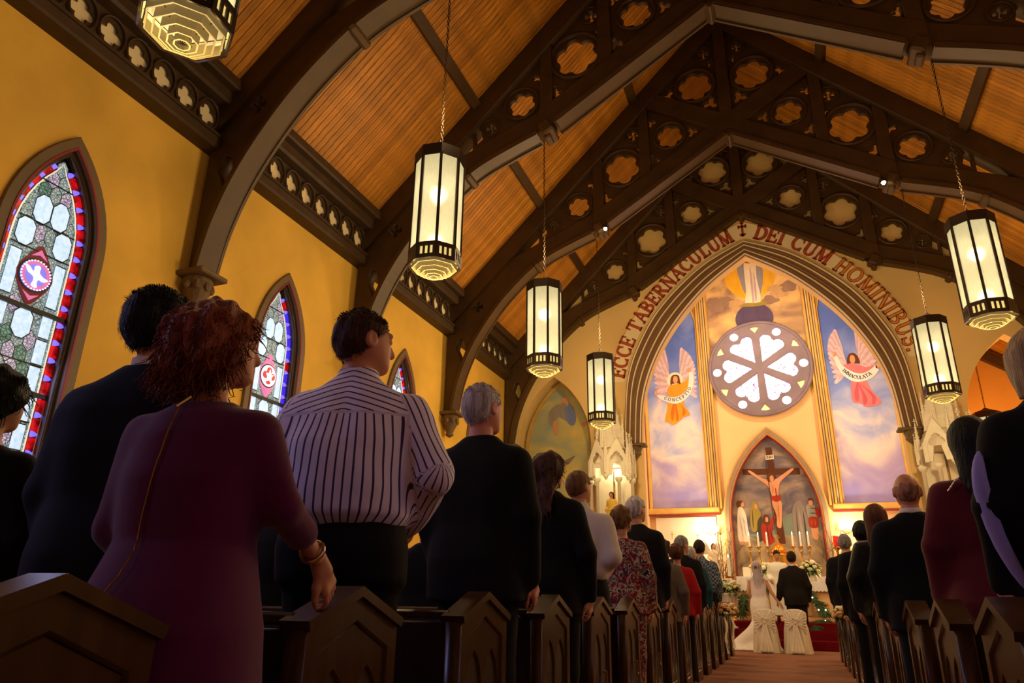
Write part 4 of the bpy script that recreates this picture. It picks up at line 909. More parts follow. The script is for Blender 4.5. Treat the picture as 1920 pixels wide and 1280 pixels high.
# ------------------------------------------------------------------ pews
def pew_end():
    W = .255
    out = [(-W, 0), (W, 0), (W, .868), (0, .962), (-W, .868)]
    out_h = [(-W+.055, .12), (W-.055, .12), (W-.055, .80), (0, .885), (-W+.055, .80)]
    fr = flat('pew_frame', [out, out_h], .075, M_pew, 'yz', 0, .008)
    pn = poly('pew_panel', [(-W+.03, .06), (W-.03, .06), (W-.03, .84), (0, .91), (-W+.03, .84)], M_pewin, 'yz', 0, .035)
    def la(c, hw, z0, zs): return lancet(hw, z0, zs, a=hw*1.2, c=c)
    loops = [[(-W+.06, .13), (W-.06, .13), (W-.06, .79), (0, .872), (-W+.06, .79)]]
    loops += [la(-.095, .082, .16, .60), la(.095, .082, .16, .60)]
    tr = flat('pew_tracery', loops, .055, M_pew, 'yz', 0, .006)
    cap = MB(); cap.beam((0, -W-.012, .872), (0, .004, .972), .105, .03); cap.beam((0, W+.012, .872), (0, -.004, .972), .105, .03)
    return fr, pn, tr, cap.data('pew_coping', M_pew)
PE = pew_end()
hook = MB().box((.05, 0, .50), (.02, .045, .012)).box((.06, 0, .46), (.012, .012, .09)).sphere((.06, 0, .41), .014, 6, 4).data('hymn_hook', M_brass)
def pew(x_end, x_far, y, label, group, hookon):
    t = empty('pew', (x_end, y, 0), label, 'pew', group)
    s = 1 if x_end < 0 else -1        # facing the aisle
    L = abs(x_far-x_end); d = -s
    e = empty('pew_end', (0, 0, 0)); e.parent = t
    for n, me in zip(('frame', 'panel', 'tracery', 'coping'), PE): obj(n, me, e)
    if hookon: obj('hymn_hook', hook, e, scale=(s, 1, 1))
    obj('back_rest', MB().box((d*(L/2+.03), -.17, .55), (L, .05, .62), Matrix.Rotation(.12, 3, 'X')).data('b', M_pewin), t)
    obj('top_rail', MB().box((d*(L/2+.03), -.2, .89), (L, .075, .035), bev=.008).data('b', M_pew), t)
    obj('seat', MB().box((d*(L/2+.03), .05, .43), (L, .42, .05), bev=.01).data('b', M_pew), t)
    obj('far_end', PE[0], t, (d*L, 0, 0))
    return t
PYL = [1.03+1.05*k for k in range(-1, 15)]; PYR = [2.9+1.03*k for k in range(-2, 13)]
ords = ['first', 'second', 'third', 'fourth', 'fifth', 'sixth', 'seventh', 'eighth', 'ninth', 'tenth', 'eleventh', 'twelfth', 'thirteenth', 'fourteenth', 'fifteenth', 'sixteenth']
for k, y in enumerate(PYL):
    lab = 'carved oak pew with pointed end, left of the aisle, %s counted from the camera' % ords[max(k-1, 0)] if k else 'carved oak pew left of the aisle, beside the camera, out of view'
    if k == 0: continue
    pew(-.95, -6.2, y, lab, 'pews left of the aisle', k in (3, 4, 5, 6, 7))
for k, y in enumerate(PYR):
    pew(1.03, 6.2, y, 'carved oak pew with pointed end, right of the aisle, %s counted from the camera' % ords[k], 'pews right of the aisle', k in (2, 3, 4))
# ------------------------------------------------------------------ gothic canopied side shrines
def gable(w, h, th):
    arch = lancet(w*.27, .0, .28, a=w*.35)
    tre = foil((0, .62), .15, 3, PI/2, 40, .55, .45)
    hole = [(-w*.26, 0)] + [(-w*.26, .25)] + foil((0, .36), w*.33, 3, PI/2, 60, .62, .44)[:0]
    pts = []
    lo = lancet(w*.36, 0.0, .30, a=w*.3)
    base = foil((0, .46), w*.34, 3, PI/2, 60, .55, .48)
    out = [(-w/2, 0), (-w*.36, 0)] + lo[2:][::-1] + [(w*.36, 0), (w/2, 0), (w/2, .42), (0, h), (-w/2, .42)]
    return flat('gable', [out], th, M_white, 'xz', 0, .012)
def cusps(w):
    lo = lancet(w*.37, 0.0, .30, a=w*.3); tf = foil((0, .50), w*.31, 3, PI/2, 60, .52, .5)
    n = len(tf); ang = [math.atan2(z-.50, x) for x, z in tf]
    up = [p_ for _, p_ in sorted([(a_ if a_ > -2.0 else a_+2*PI, p_) for a_, p_ in zip(ang, tf) if not (-2.0 < a_ < -1.14)], key=lambda q_: q_[0])]
    out = lo[2:][::-1]; out = [(-w*.37, 0)] + out + [(w*.37, 0)]
    return flat('cusps', [out + [(w*.24, 0)] + up + [(-w*.24, 0)]], .04, M_white, 'xz', 0)
def pinnacle(h, r):
    mb = MB(); mb.lathe([(r, 0), (r, h*.45), (r*1.25, h*.47), (r*1.2, h*.5), (r*.8, h*.53), (r*.25, h*.93), (r*.15, h*.95)], 6)
    for k in range(3):
        for a in range(4): mb.sphere((r*(.85-.22*k)*math.cos(a*PI/2), r*(.85-.22*k)*math.sin(a*PI/2), h*(.58+.12*k)), r*.3, 5, 3)
    mb.box((0, 0, h*.98), (r*1.3, r*.4, r*.4)); mb.box((0, 0, h*1.0), (r*.4, r*.4, h*.08))
    return mb.data('pinnacle', M_white)
def shrine(cx, cy, label, lit):
    t = empty('gothic_canopy', (cx, cy, 0), label, 'shrine canopy', 'gothic canopies beside the arch', rz=-.0)
    w = .62; r = w/2/math.tan(PI/6)
    gm = gable(w, 1.02, .07); cm = cusps(w); pin = pinnacle(1.0, .05); pin2 = pinnacle(.75, .035)
    sh = MB().lathe([(.045, 3.0), (.045, 3.98), (.08, 4.0), (.1, 4.06), (.1, 4.1)], 8).lathe([(.08, 2.92), (.05, 3.0)], 8).data('column', M_white, True)
    pend = MB().lathe([(.02, 4.02), (.07, 4.1), (.08, 4.16), (.05, 4.2)], 8).data('pendant', M_white)
    for k in range(6):
        a = k*PI/3 + PI/6
        if k in (1,): continue
        x, y = r*math.cos(a+PI/2), r*math.sin(a+PI/2)
        obj('gable', gm, t, (x, y, 4.15), (0, 0, a)); obj('trefoil_cusps', cm, t, (x, y, 4.15), (0, 0, a))
        c = MB()
        for q in range(5):
            for sd in (-1, 1): c.sphere((sd*(.31-.062*q*1.0), 0, 4.15+.44+.115*q), .03, 5, 3)
        c.box((0, 0, 5.26), (.03, .03, .2)); c.box((0, 0, 5.27), (.11, .03, .03))
        obj('crocket', c.data('crocket', M_white), t, (x, y, 0), (0, 0, a))['kind'] = 'stuff'
        vx, vy = (w)*math.cos(a+PI/2+PI/6), (w)*math.sin(a+PI/2+PI/6)
        obj('pinnacle', pin, t, (vx, vy, 4.3)); obj('pinnacle', pin2, t, (vx*1.12, vy*1.12, 4.2))
        obj('pendant', pend, t, (vx, vy, 0))
    for vx, vy in ((-.30, -.40), (.30, -.40), (-.58, -.0), (.58, -.0)):
        obj('column', sh, t, (vx, vy, 0))
    sp = MB().lathe([(.42, 4.95), (.36, 5.2), (.38, 5.25), (.30, 5.6), (.14, 6.3), (.05, 6.8), (.02, 6.85)], 6)
    for k in range(6):
        a = k*PI/3
        for q in range(4): sp.sphere((.36*(1-q*.2)*math.cos(a), .36*(1-q*.2)*math.sin(a), 5.25+q*.32), .05, 5, 3)
    obj('spire', sp.data('spire', M_white), t)
    for k in range(6): obj('pinnacle', pinnacle(.9, .04), t, (.36*math.cos(k*PI/3), .36*math.sin(k*PI/3), 5.0))
    obj('niche_back', MB().box((-.28, .36, 3.6), (.5, .05, 1.7)).box((.28, .36, 3.6), (.5, .05, 1.7)).data('back', M_white), t)
    obj('vault', MB().lathe([(.6, 4.5), (.3, 4.95), (.05, 5.0)], 6).data('vault', M_white), t)
    obj('pedestal', MB().box((0, 0, 1.25), (1.3, .9, 2.5), bev=.03).box((0, 0, 2.55), (1.45, 1.0, .1), bev=.02).box((0, 0, 2.75), (1.2, .8, .35), bev=.02).data('pedestal', M_white), t)
    if lit:
        light('niche_lamp', 'POINT', (cx, cy+.1, 4.45), 16, (1, .85, .5), .06)
        obj('niche_bulb', MB().sphere((-.1, .05, 4.55), .07, 10, 6).data('bulb', mat('niche_bulb', 'fff4c0', .3, emis=6), True), t)
    return t
shrine(-4.08, 19.35, 'white gothic canopy shrine left of the arch, lit from inside', True)
shrine(4.08, 19.35, 'unlit white gothic canopy shrine right of the arch', False)

# ------------------------------------------------------------------ altar and its things
t = empty('altar', (0, 20.55, .56), 'cream front altar with lace cloth and arched gilt panels', 'altar')
obj('body', MB().box((0, 0, .42), (2.5, .8, .84), bev=.01).box((0, 0, .05), (2.62, .92, .1), bev=.015).data('b', M_apse), t)
for k in range(5):
    x = -1.0+k*.5
    obj('arched_panel', flat('ap', [lancet(.2, .14, .5, a=.25, c=x), lancet(.16, .17, .5, a=.25, c=x)], .05, M_goldpaint, 'xz', -.41), t)
    obj('panel_rosette', MB().sphere((x, -.42, .42), (.05, .02, .05), 8, 5).data('r', M_gold), t)
obj('table_top', MB().box((0, 0, .88), (2.7, .95, .09), bev=.015).data('b', M_marble), t)
M_lace = mat('lace_white', 'f4ece0', .9, noise=(40, .12), bump=(60, .3))
lace = []
xs = np.linspace(-1.37, 1.37, 67)
lace = [(x, .935) for x in xs] + [(x, .70+.03*(i % 2)) for i, x in reversed(list(enumerate(xs)))]
obj('cloth_drop', poly('cl', lace, M_lace, 'xz', -.49, .012), t)
obj('cloth', MB().box((0, 0, .94), (2.76, .98, .015)).data('c', M_lace), t)
t = empty('high_altar', (0, 22.55, .56), 'white stepped high altar table behind the priest', 'altar')
obj('body', MB().box((0, .25, .55), (2.3, .7, 1.1), bev=.02).data('b', M_marble), t)
obj('gradine', MB().box((0, .35, 1.25), (2.1, .4, .3), bev=.02).data('b', M_white), t)
obj('top_cloth', MB().box((0, 0, 1.11), (2.4, 1.1, .03)).box((0, -.55, .98), (2.4, .02, .26)).data('b', M_lace), t)
# tabernacle
t = empty('tabernacle', (0, 22.72, 1.95), 'domed golden tabernacle at the foot of the mural cross', 'tabernacle')
obj('cabinet', MB().lathe([(.24, 0), (.25, .04), (.21, .06), (.21, .32), (.25, .34), (.24, .38)], 12).data('c', M_gold), t)
obj('dome', MB().lathe([(.22, .38), (.21, .48), (.16, .58), (.08, .66), (.02, .70), (.02, .74)], 16).data('d', mat('amber_dome', 'e08a20', .25, .6), True), t)
obj('door', MB().box((0, -.2, .19), (.2, .04, .24), bev=.01).data('d', M_brass), t)
cr = MB()
for k in range(8): cr.sphere((.235*math.cos(k*PI/4), .235*math.sin(k*PI/4), .42), .03, 6, 4)
obj('cresting', cr.data('cr', M_gold), t); obj('finial_cross', MB().box((0, 0, .82), (.025, .025, .18)).box((0, 0, .84), (.11, .025, .025)).data('x', M_gold), t)
M_wax = mat('wax', 'f6ecd4', .5); M_flame = mat('flame', 'ffd890', .3, emis=14)
cst = MB().lathe([(.09, 0), (.085, .03), (.04, .06), (.025, .1), (.04, .16), (.02, .2), (.018, .38), (.04, .42), (.018, .46), (.02, .52), (.075, .56), (.07, .59)], 10).data('stem', M_brass, True)
wax = MB().lathe([(.026, .58), (.025, .9)], 8).data('candle', M_wax); fl = MB().lathe([(.004, .905), (.014, .93), (.009, .96), (.001, .99)], 6).data('flame', M_flame, True)
for k, x in enumerate((-.79, -.54, -.30, .40, .61, .82)):
    t = empty('candlestick', (x, 22.72, 1.96), 'tall brass altar candlestick with lit candle, %s from the left behind the altar' % ords[k], 'candlestick', 'altar candlesticks')
    obj('stem', cst, t); c = obj('candle', wax, t); obj('flame', fl, c)
# flowers
M_leaf = mat('leaf_green', '5c7430', .7, noise=(8, .3)); M_leafd = mat('leaf_dark', '344c1c', .7, noise=(8, .3))
F_col = [mat('bloom_cream', 'f6ecc8', .8), mat('bloom_yellow', 'ecd888', .8), mat('bloom_white', 'f8f2e4', .8), mat('bloom_green', 'ccd49c', .8)]
F_peach = [mat('bloom_peach', 'e8b070', .8), mat('bloom_apricot', 'e8c48c', .8), F_col[0]]
def bloom(r, m):
    mb = MB(); mb.sphere((0, 0, 0), r*.62, 8, 5)
    for j in range(9):
        a = j*2*PI/5.0+.3*(j > 4); e = .3 if j < 5 else .9
        mb.sphere((r*.55*math.cos(a)*math.cos(e), r*.55*math.sin(a)*math.cos(e), r*.5*math.sin(e)), (r*.5, r*.5, r*.3), 6, 4)
    return mb.data('bloom', m, True)
BL = [bloom(1, m) for m in F_col]; BP = [bloom(1, m) for m in F_peach]
def leafy(c, R, n, m, droop=0, seed=0):
    rn = random.Random(seed); mb = MB()
    for _ in range(n):
        a = rn.uniform(0, 2*PI); e = rn.uniform(-.5, 1.1); L = R*rn.uniform(.6, 1.25)
        d = Vector((math.cos(a)*math.cos(e), math.sin(a)*math.cos(e), math.sin(e)-droop)).normalized(); u = d.cross(Vector((0, 0, 1))).normalized()*L*.13
        c0 = Vector(c) + d*L*.25; mid = c0 + d*L*.45; tip = c0 + d*L*.75 - Vector((0, 0, L*.15))
        mb.add([c0, mid+u, tip, mid-u, mid+Vector((0, 0, .02))], [(0, 1, 4), (1, 2, 4), (2, 3, 4), (3, 0, 4)])
    return mb.data('foliage', m)
def bouquet(t, c, rx, rz, n, r, lib, seed, ry=None):
    rn = random.Random(seed); ry = ry or rx
    o = obj('foliage', leafy(c, max(rx, rz)*1.15, 70, M_leaf, .1, seed), t); o['kind'] = 'stuff'
    o = obj('foliage', leafy(c, max(rx, rz)*1.0, 50, M_leafd, .2, seed+1), t); o['kind'] = 'stuff'
    for k in range(n):
        a = k*2.4; e = math.asin(1-1.3*(k+.5)/n) ; f = rn.uniform(.85, 1.0)
        obj('bloom', lib[rn.randrange(len(lib))], t, (c[0]+rx*f*math.cos(a)*math.cos(e), c[1]+ry*f*math.sin(a)*math.cos(e), c[2]+rz*f*math.sin(e)), (rn.uniform(-.5, .5), rn.uniform(-.5, .5), a), r*rn.uniform(.8, 1.25))
t = empty('flower_arrangement', (-.30, 20.5, 1.5), 'white and yellow flowers on the altar between bride and priest', 'flowers', 'altar flower arrangements'); bouquet(t, (0, 0, .27), .2, .2, 15, .07, BL, 1); obj('vase', MB().lathe([(.09, 0), (.12, .05), (.1, .16), (.12, .2)], 10).data('v', M_white, True), t)
t = empty('flower_arrangement', (.76, 20.5, 1.5), 'white and yellow flowers on the altar right of the groom', 'flowers', 'altar flower arrangements'); bouquet(t, (0, 0, .30), .24, .2, 20, .07, BL, 5); obj('vase', MB().lathe([(.09, 0), (.12, .05), (.1, .16), (.12, .2)], 10).data('v', M_white, True), t)
# urn
t = empty('urn', (-1.19, 18.85, .4), 'fluted cream stone urn on the sanctuary step', 'urn')
ur = MB().lathe([(.17, 0), (.17, .04), (.12, .06), (.08, .14), (.06, .24), (.10, .28), (.14, .31), (.15, .36), (.13, .39), (.17, .5), (.2, .72), (.23, .76), (.23, .8), (.19, .8)], 20)
obj('bowl', ur.data('urn', M_marble, True), t)
for k in range(16):
    a = k*PI/8; obj('flute', MB().tube([(.145*math.cos(a), .145*math.sin(a), .42), (.175*math.cos(a), .175*math.sin(a), .52), (.2*math.cos(a), .2*math.sin(a), .71)], .018, 5).data('flute', M_marble), t)
t = empty('flower_arrangement', (-1.19, 18.85, 1.2), 'large cream flower arrangement filling the urn', 'flowers'); bouquet(t, (0, 0, .12), .28, .17, 26, .075, BL, 9)
t = empty('flower_arrangement', (1.25, 20.2, 1.5), 'white blooms trailing at the right corner of the altar', 'flowers'); bouquet(t, (0, 0, .06), .14, .12, 9, .06, BL, 12)
# garland with fairy lights along the altar front
def garland(pts, label, seed, lights=True):
    t = empty('garland', (0, 0, 0), label, 'garland'); rn = random.Random(seed); P = crom(pts, 8); mb = MB(); lt = []
    for p in P:
        p = Vector(p)
        for _ in range(14):
            a = rn.uniform(0, 2*PI); d = Vector((math.cos(a), -abs(math.sin(a))*.5, -rn.uniform(.1, 1.0))).normalized(); L = rn.uniform(.1, .22); u = d.cross(Vector((0, 1, 0))).normalized()*.014
            mb.add([p, p+d*L*.5+u, p+d*L, p+d*L*.5-u], [(0, 1, 2), (0, 2, 3)])
    o = obj('fern_foliage', mb.data('fern', M_leafd), t); o['kind'] = 'stuff'
    for k, p in enumerate(P[::4] if lights else []): obj('fairy_light', FL, t, (p[0]+rn.uniform(-.08, .08), p[1]-.08, p[2]-rn.uniform(0, .2)))
FL = MB().sphere((0, 0, 0), .014, 6, 4).data('fl', mat('fairy_light', 'fff2d0', .3, emis=18))
garland([(.35, 20.0, 1.42), (.6, 19.98, 1.3), (.85, 19.98, 1.0), (1.0, 19.98, .75)], 'dark fern garland with fairy lights falling down the right altar front', 1)
garland([(-.9, 20.0, 1.2), (-.95, 19.98, .95), (-1.0, 19.98, .72)], 'dark fern garland hanging at the left altar front', 2, False)
garland([(-.45, 20.0, 1.42), (-.2, 19.98, 1.32), (.1, 19.98, 1.3)], 'fern garland with fairy lights across the altar centre', 3)
garland([(.95, 19.98, .62), (.75, 19.6, .60), (.7, 19.3, .44)], 'trail of fairy lights on the altar steps', 4)
# curly branches
def branches(loc, h, n, label, seed):
    t = empty('branch_arrangement', loc, label, 'branches'); rn = random.Random(seed)
    obj('vase', MB().lathe([(.1, 0), (.13, .1), (.09, .3), (.11, .36)], 12).data('v', M_white, True), t)
    for k in range(n):
        a = rn.uniform(0, 2*PI); P = [(0, 0, .3)]; sp = rn.uniform(.15, .5); hh = h*rn.uniform(.7, 1.0)
        for j in range(1, 9):
            u = j/8; P.append((math.cos(a)*sp*u+rn.uniform(-.05, .05), math.sin(a)*sp*u*.5+rn.uniform(-.05, .05), .3+hh*u))
        P = crom(P, 3); mb = MB().tube(P, [.014*(1-.8*i/len(P)) for i in range(len(P))], 5)
        for j in range(6):
            p = P[rn.randrange(6, len(P))]; b = rn.uniform(0, 2*PI); q = [(p[0]+math.cos(b)*d+rn.uniform(-.02, .02), p[1]+math.sin(b)*d*.5, p[2]+d*.9) for d in (0, .07, .15, .22)]; mb.tube(q, [.006, .005, .004, .002], 4)
        obj('branch', mb.data('branch', M_branch), t)
M_branch = mat('branch_brown', '4c3820', .7)
branches((-1.5, 21.35, .56), 2.1, 9, 'tall curly bare branches left of the altar', 3)
branches((1.42, 21.4, .56), 2.3, 9, 'tall curly bare branches right of the altar', 8)
obj_t = empty('plant_stand', (-1.5, 21.35, .4), 'white stand under the left branch vase', 'stand'); obj('post', MB().box((0, 0, .08), (.3, .3, .16), bev=.02).data('p', M_white), obj_t)
obj_t = empty('plant_stand', (1.42, 21.4, .4), 'white stand under the right branch vase', 'stand'); obj('post', MB().box((0, 0, .08), (.3, .3, .16), bev=.02).data('p', M_white), obj_t)
# red sanctuary lamp and paschal candle
t = empty('sanctuary_lamp', (1.55, 22.6, .4), 'red glass sanctuary lamp on a brass stand', 'sanctuary lamp')
obj('stand', MB().lathe([(.18, 0), (.16, .04), (.04, .1), (.03, 1.0), (.05, 1.05), (.03, 1.1), (.03, 2.0), (.1, 2.06), (.11, 2.1)], 10).data('s', M_brass, True), t)
obj('red_glass', MB().lathe([(.07, 2.1), (.085, 2.2), (.085, 2.36), (.075, 2.4)], 12).data('g', mat('red_glass', 'd01414', .2, emis=.9), True), t)
t = empty('paschal_candle', (-1.19, 19.72, .56), 'white paschal candle with red bowl on a stand', 'candle')
obj('stand', MB().lathe([(.14, 0), (.12, .03), (.03, .07), (.025, .92), (.09, .98), (.1, 1.02)], 10).data('s', M_brass, True), t)
c = obj('candle', MB().lathe([(.04, 1.0), (.04, 1.5)], 10).data('c', M_wax), t); obj('flame', fl, c, (0, 0, .6)); obj('drip_bowl', MB().lathe([(.03, .98), (.1, 1.0), (.11, 1.05)], 10).data('b', P_red, True), t)
# sconces beside the reredos (very bright)
for s, lb in ((-1, 'glowing twin-arm wall sconce left of the crucifixion mural'), (1, 'glowing twin-arm wall sconce right of the crucifixion mural')):
    t = empty('wall_sconce', (s*1.95, 23.98, 3.05), lb, 'wall lamp', 'sconces beside the crucifixion mural')
    obj('back_plate', MB().lathe([(.08, 0), (.06, .04)], 10).data('p', M_brass), t, rot=(PI/2, 0, 0))
    for q in (-1, 1):
        obj('arm', MB().tube(crom([(0, -.03, 0), (q*.08, -.12, -.06), (q*.14, -.18, .02)], 5), .012, 6).data('a', M_brass), t)
        obj('shade', MB().lathe([(.03, .02), (.07, .06), (.085, .14), (.06, .2)], 12, (q*.14, -.18, 0)).data('s', mat('sconce_glow', 'fff0d0', .3, emis=8), True), t)
# white banner sheet with crosses left of the mural
M_banner = mat('banner_cream', 'f4e4c4', .85)
t = empty('banner', (-2.75, 23.93, 0), 'cream wall banner with three thin crosses, left of the branches', 'banner')
obj('cloth', MB().box((0, 0, 2.5), (1.9, .02, 2.1)).data('c', M_banner), t)
for x, z in ((-.45, 3.0), (.35, 2.95), (-.05, 2.75)): obj('cross_mark', MB().box((x, -.015, z), (.015, .01, .24)).box((x, -.015, z+.03), (.12, .01, .015)).data('x', M_goldpaint), t)
# hymn boards on the left chancel wall
for k in range(2):
    t = empty('name_board', (-3.89, 21.75+k*.95, 0), ('pale lettered board on the chancel side wall, nearer of two', 'pale lettered board on the chancel side wall, farther of two')[k], 'wall board', 'boards on the chancel wall')
    obj('panel', MB().box((0, 0, 4.72), (.05, .8, .8), bev=.01).data('p', mat('board_pale', 'c8a878', .7)), t)
    for q in range(7): obj('text_line', MB().box((.028, 0, 5.02-q*.09), (.006, .66, .03)).data('l', M_stone), t)
    obj('frame', flat('f', [[(-.43, 4.3), (.43, 4.3), (.43, 5.14), (-.43, 5.14)], [(-.39, 4.34), (.39, 4.34), (.39, 5.1), (-.39, 5.1)]], .07, M_goldpaint, 'yz', .01), t)
# crucifix on the wall between the first two left windows
t = empty('wall_cross', (-7.46, 6.75, 3.55), 'small dark cross on the ochre wall beside the dark-suited man', 'cross')
obj('upright', MB().box((0, 0, .12), (.04, .05, .42)).data('u', M_iron), t); obj('crossbar', MB().box((.0, 0, .2), (.04, .24, .05)).data('u', M_iron), t)
# ------------------------------------------------------------------ satin covered chairs
M_satin = mat('satin', 'f0e2cc', .28, noise=(3, .06), spec=.6, sheen=.3)
def chair_mesh():
    """seat cover: an arched backrest shell falling in pleats to the floor"""
    V = []; F = []; nu, nv_ = 48, 26
    for j in range(nv_+1):
        v = j/nv_; z = .87*(1-v)
        for i in range(nu):
            u = i/nu*2*PI
            wx = .225 + .055*v**2; wy = .055 + .20*v**1.1
            ex = 2.6; cx_ = abs(math.cos(u))**(2/ex)*math.copysign(1, math.cos(u)); cy_ = abs(math.sin(u))**(2/ex)*math.copysign(1, math.sin(u))
            pinch = math.exp(-((v-.30)/.09)**2)
            ple = (.008+.016*v)*math.sin(u*11+3*v)*(1-.2*pinch) + .012*math.sin(7*u-5*v)*v
            k = 1 - .08*pinch
            top = max(0, (.12-v)/.12); zz = z
            x = wx*cx_*k + ple*cx_*.6; y = wy*cy_*k + ple*cy_
            # arched top edge
            zz = z - max(0, (abs(x)/.24)**3)*.09*max(0, 1-v*3)
            V.append((x, y+.12*v, max(zz, .004)))
    for j in range(nv_):
        for i in range(nu): F.append((j*nu+i, (j+1)*nu+i, (j+1)*nu+(i+1) % nu, j*nu+(i+1) % nu))
    F.append(tuple(range(nu)))
    return mdata('cover', V, F, M_satin, True)
CM = chair_mesh()
def sash():
    mb = MB()
    kz = .60; ky = -.10
    for s in (-1, 1):
        for k in range(7):
            e = (s*.205, -.035, .60+(k-3)*.07); m_ = (s*.11, ky+.0, kz+(k-3)*.028); mb.tube(crom([(s*.015, ky-.02, kz+(k-3)*.006), m_, e], 5), [.012, .012, .012, .012, .013, .014, .014, .014, .014, .014, .012], 6)
        mb.tube(crom([(s*.01, ky-.03, kz), (s*.05, ky-.05, .35), (s*.1, ky-.1, .02)], 6), [.02+.012*i/6 for i in range(13)], 8)
        mb.tube(crom([(s*.01, ky-.03, kz), (s*.02, ky-.05, .32), (s*.035, ky-.1, .02)], 6), [.02+.01*i/6 for i in range(13)], 8)
        mb.tube(crom([(s*.01, ky-.02, kz+.02), (s*.07, ky-.03, kz+.13), (s*.16, -.06, .84)], 6), .014, 6)
    return mb.data('sash', M_satin, True)
SM = sash(); KN = MB().sphere((0, -.135, .60), (.042, .035, .05), 10, 8).data('knot', M_satin, True)
legm = MB().tube([(0, 0, 0), (0, 0, .45)], .012, 6).data('leg', M_iron)
for x, lb in ((-.34, 'satin covered chair with knotted sash behind the bride'), (.27, 'satin covered chair with knotted sash behind the groom')):
    t = empty('covered_chair', (x, 17.0, 0), lb, 'chair', 'satin chairs in the aisle', rz=.02 if x < 0 else -.03)
    obj('cover', CM, t); obj('sash', SM, t); obj('sash_knot', KN, t)
    obj('sash_loop', MB().tube(crom([(0, -.15, .61), (-.06, -.16, .66), (-.03, -.16, .70), (.02, -.16, .66), (.05, -.15, .69), (.06, -.15, .65), (0, -.15, .61)], 4), .014, 6).data('l', M_satin, True), t)
# ------------------------------------------------------------------ pew-end posies with ribbons
M_rib = mat('ribbon_ivory', 'ecdfc4', .5, sheen=.2)
def ribbon(x, s, y, n, seed):
    rn = random.Random(seed); mb = MB()
    for k in range(n):
        y0 = y+rn.uniform(-.05, .05); P = crom([(x, y0, .84), (x+s*.07, y0+rn.uniform(-.08, .08), .6), (x+s*.04, y0+rn.uniform(-.12, .12), .35), (x+s*.06, y0+rn.uniform(-.2, .2), .12+rn.uniform(0, .25))], 5)
        for i in range(len(P)-1):
            a, b = Vector(P[i]), Vector(P[i+1]); u = Vector((.012, .045, 0))*(.6+.5*math.sin(i*.9+k))
            mb.add([a-u, a+u, b+u, b-u, a-u+Vector((.004, 0, 0)), a+u+Vector((.004, 0, 0)), b+u+Vector((.004, 0, 0)), b-u+Vector((.004, 0, 0))], [(0, 1, 2, 3), (7, 6, 5, 4)])
    return mb.data('ribbon', M_rib, True)
for x, y, s, lb in ((-.95, 13.6, 1, 'peach rose posy with ivory ribbons on a left pew end, nearer of two'), (-.95, 15.0, 1, 'peach rose posy with ivory ribbons on the last left pew end'), (1.03, 11.2, -1, 'peach rose posy with long ivory ribbons on a right pew end')):
    t = empty('pew_posy', (0, 0, 0), lb, 'flowers', 'pew end posies')
    bouquet(t, (x+s*.1, y, .82), .11, .12, 11, .055, BP, int(y*10), .14); obj('ribbon', ribbon(x+s*.06, s, y, 6, int(y)), t)
# ------------------------------------------------------------------ people: signed-distance bodies meshed with surface nets
f32 = np.float32
def surfnet(fn, lo, hi, h):
    lo = np.array(lo, float); hi = np.array(hi, float); n = np.ceil((hi-lo)/h).astype(int)+1
    ax = [lo[i]+h*np.arange(n[i]) for i in range(3)]
    G = np.stack(np.meshgrid(*ax, indexing='ij'), -1).astype(f32)
    D = fn(G).astype(f32)
    s = D < 0
    cs = [(i, j, k) for i in (0, 1) for j in (0, 1) for k in (0, 1)]
    nx, ny, nz = [k-1 for k in D.shape]
    sub = lambda A, c: A[c[0]:c[0]+nx, c[1]:c[1]+ny, c[2]:c[2]+nz]
    cnt = sum(sub(s, c).astype(np.int8) for c in cs); act = (cnt > 0) & (cnt < 8)
    idx = -np.ones(act.shape, int); A = np.argwhere(act); idx[act] = np.arange(len(A))
    pos = np.zeros((len(A), 3)); wt = np.zeros(len(A))
    for a in range(8):
        for b in range(a+1, 8):
            ca, cb = np.array(cs[a]), np.array(cs[b])
            if np.abs(ca-cb).sum() != 1: continue
            da = sub(D, cs[a])[act]; db = sub(D, cs[b])[act]; m = (da < 0) != (db < 0)
            t = np.where(m, da/np.where(m, da-db, 1), 0)
            p = ca[None]+(cb-ca)[None]*t[:, None]; pos[m] += p[m]; wt[m] += 1
    V = lo + h*(A + pos/np.maximum(wt, 1)[:, None]); F = []
    for d in range(3):
        o = [0, 0, 0]; u, v = (d+1) % 3, (d+2) % 3
        sl0 = [slice(None)]*3; sl1 = [slice(None)]*3; sl0[d] = slice(0, -1); sl1[d] = slice(1, None)
        for ax_ in (u, v):
            sl0[ax_] = slice(1, -1); sl1[ax_] = slice(1, -1)
        e = s[tuple(sl0)] != s[tuple(sl1)]; E_ = np.argwhere(e)
        if not len(E_): continue
        inside = s[tuple(sl0)][e]
        base = E_.copy(); base[:, u] += 1; base[:, v] += 1
        def ix(du, dv):
            q = base.copy(); q[:, u] -= du; q[:, v] -= dv; return idx[q[:, 0], q[:, 1], q[:, 2]]
        Q = np.stack([ix(1, 1), ix(0, 1), ix(0, 0), ix(1, 0)], 1); Q[~inside] = Q[~inside][:, ::-1]
        F.append(Q)
    F = np.concatenate(F) if F else np.zeros((0, 4), int)
    return V, F[(F >= 0).all(1)]
def npmesh(name, V, F, m):
    me = bpy.data.meshes.new(name); me.vertices.add(len(V)); me.vertices.foreach_set('co', np.asarray(V, f32).ravel())
    me.loops.add(len(F)*4); me.loops.foreach_set('vertex_index', np.asarray(F, np.int32).ravel())
    me.polygons.add(len(F)); me.polygons.foreach_set('loop_start', np.arange(len(F), dtype=np.int32)*4)
    me.polygons.foreach_set('use_smooth', np.ones(len(F), bool)); me.update(calc_edges=True); me.validate()
    if m: me.materials.append(m)
    return me
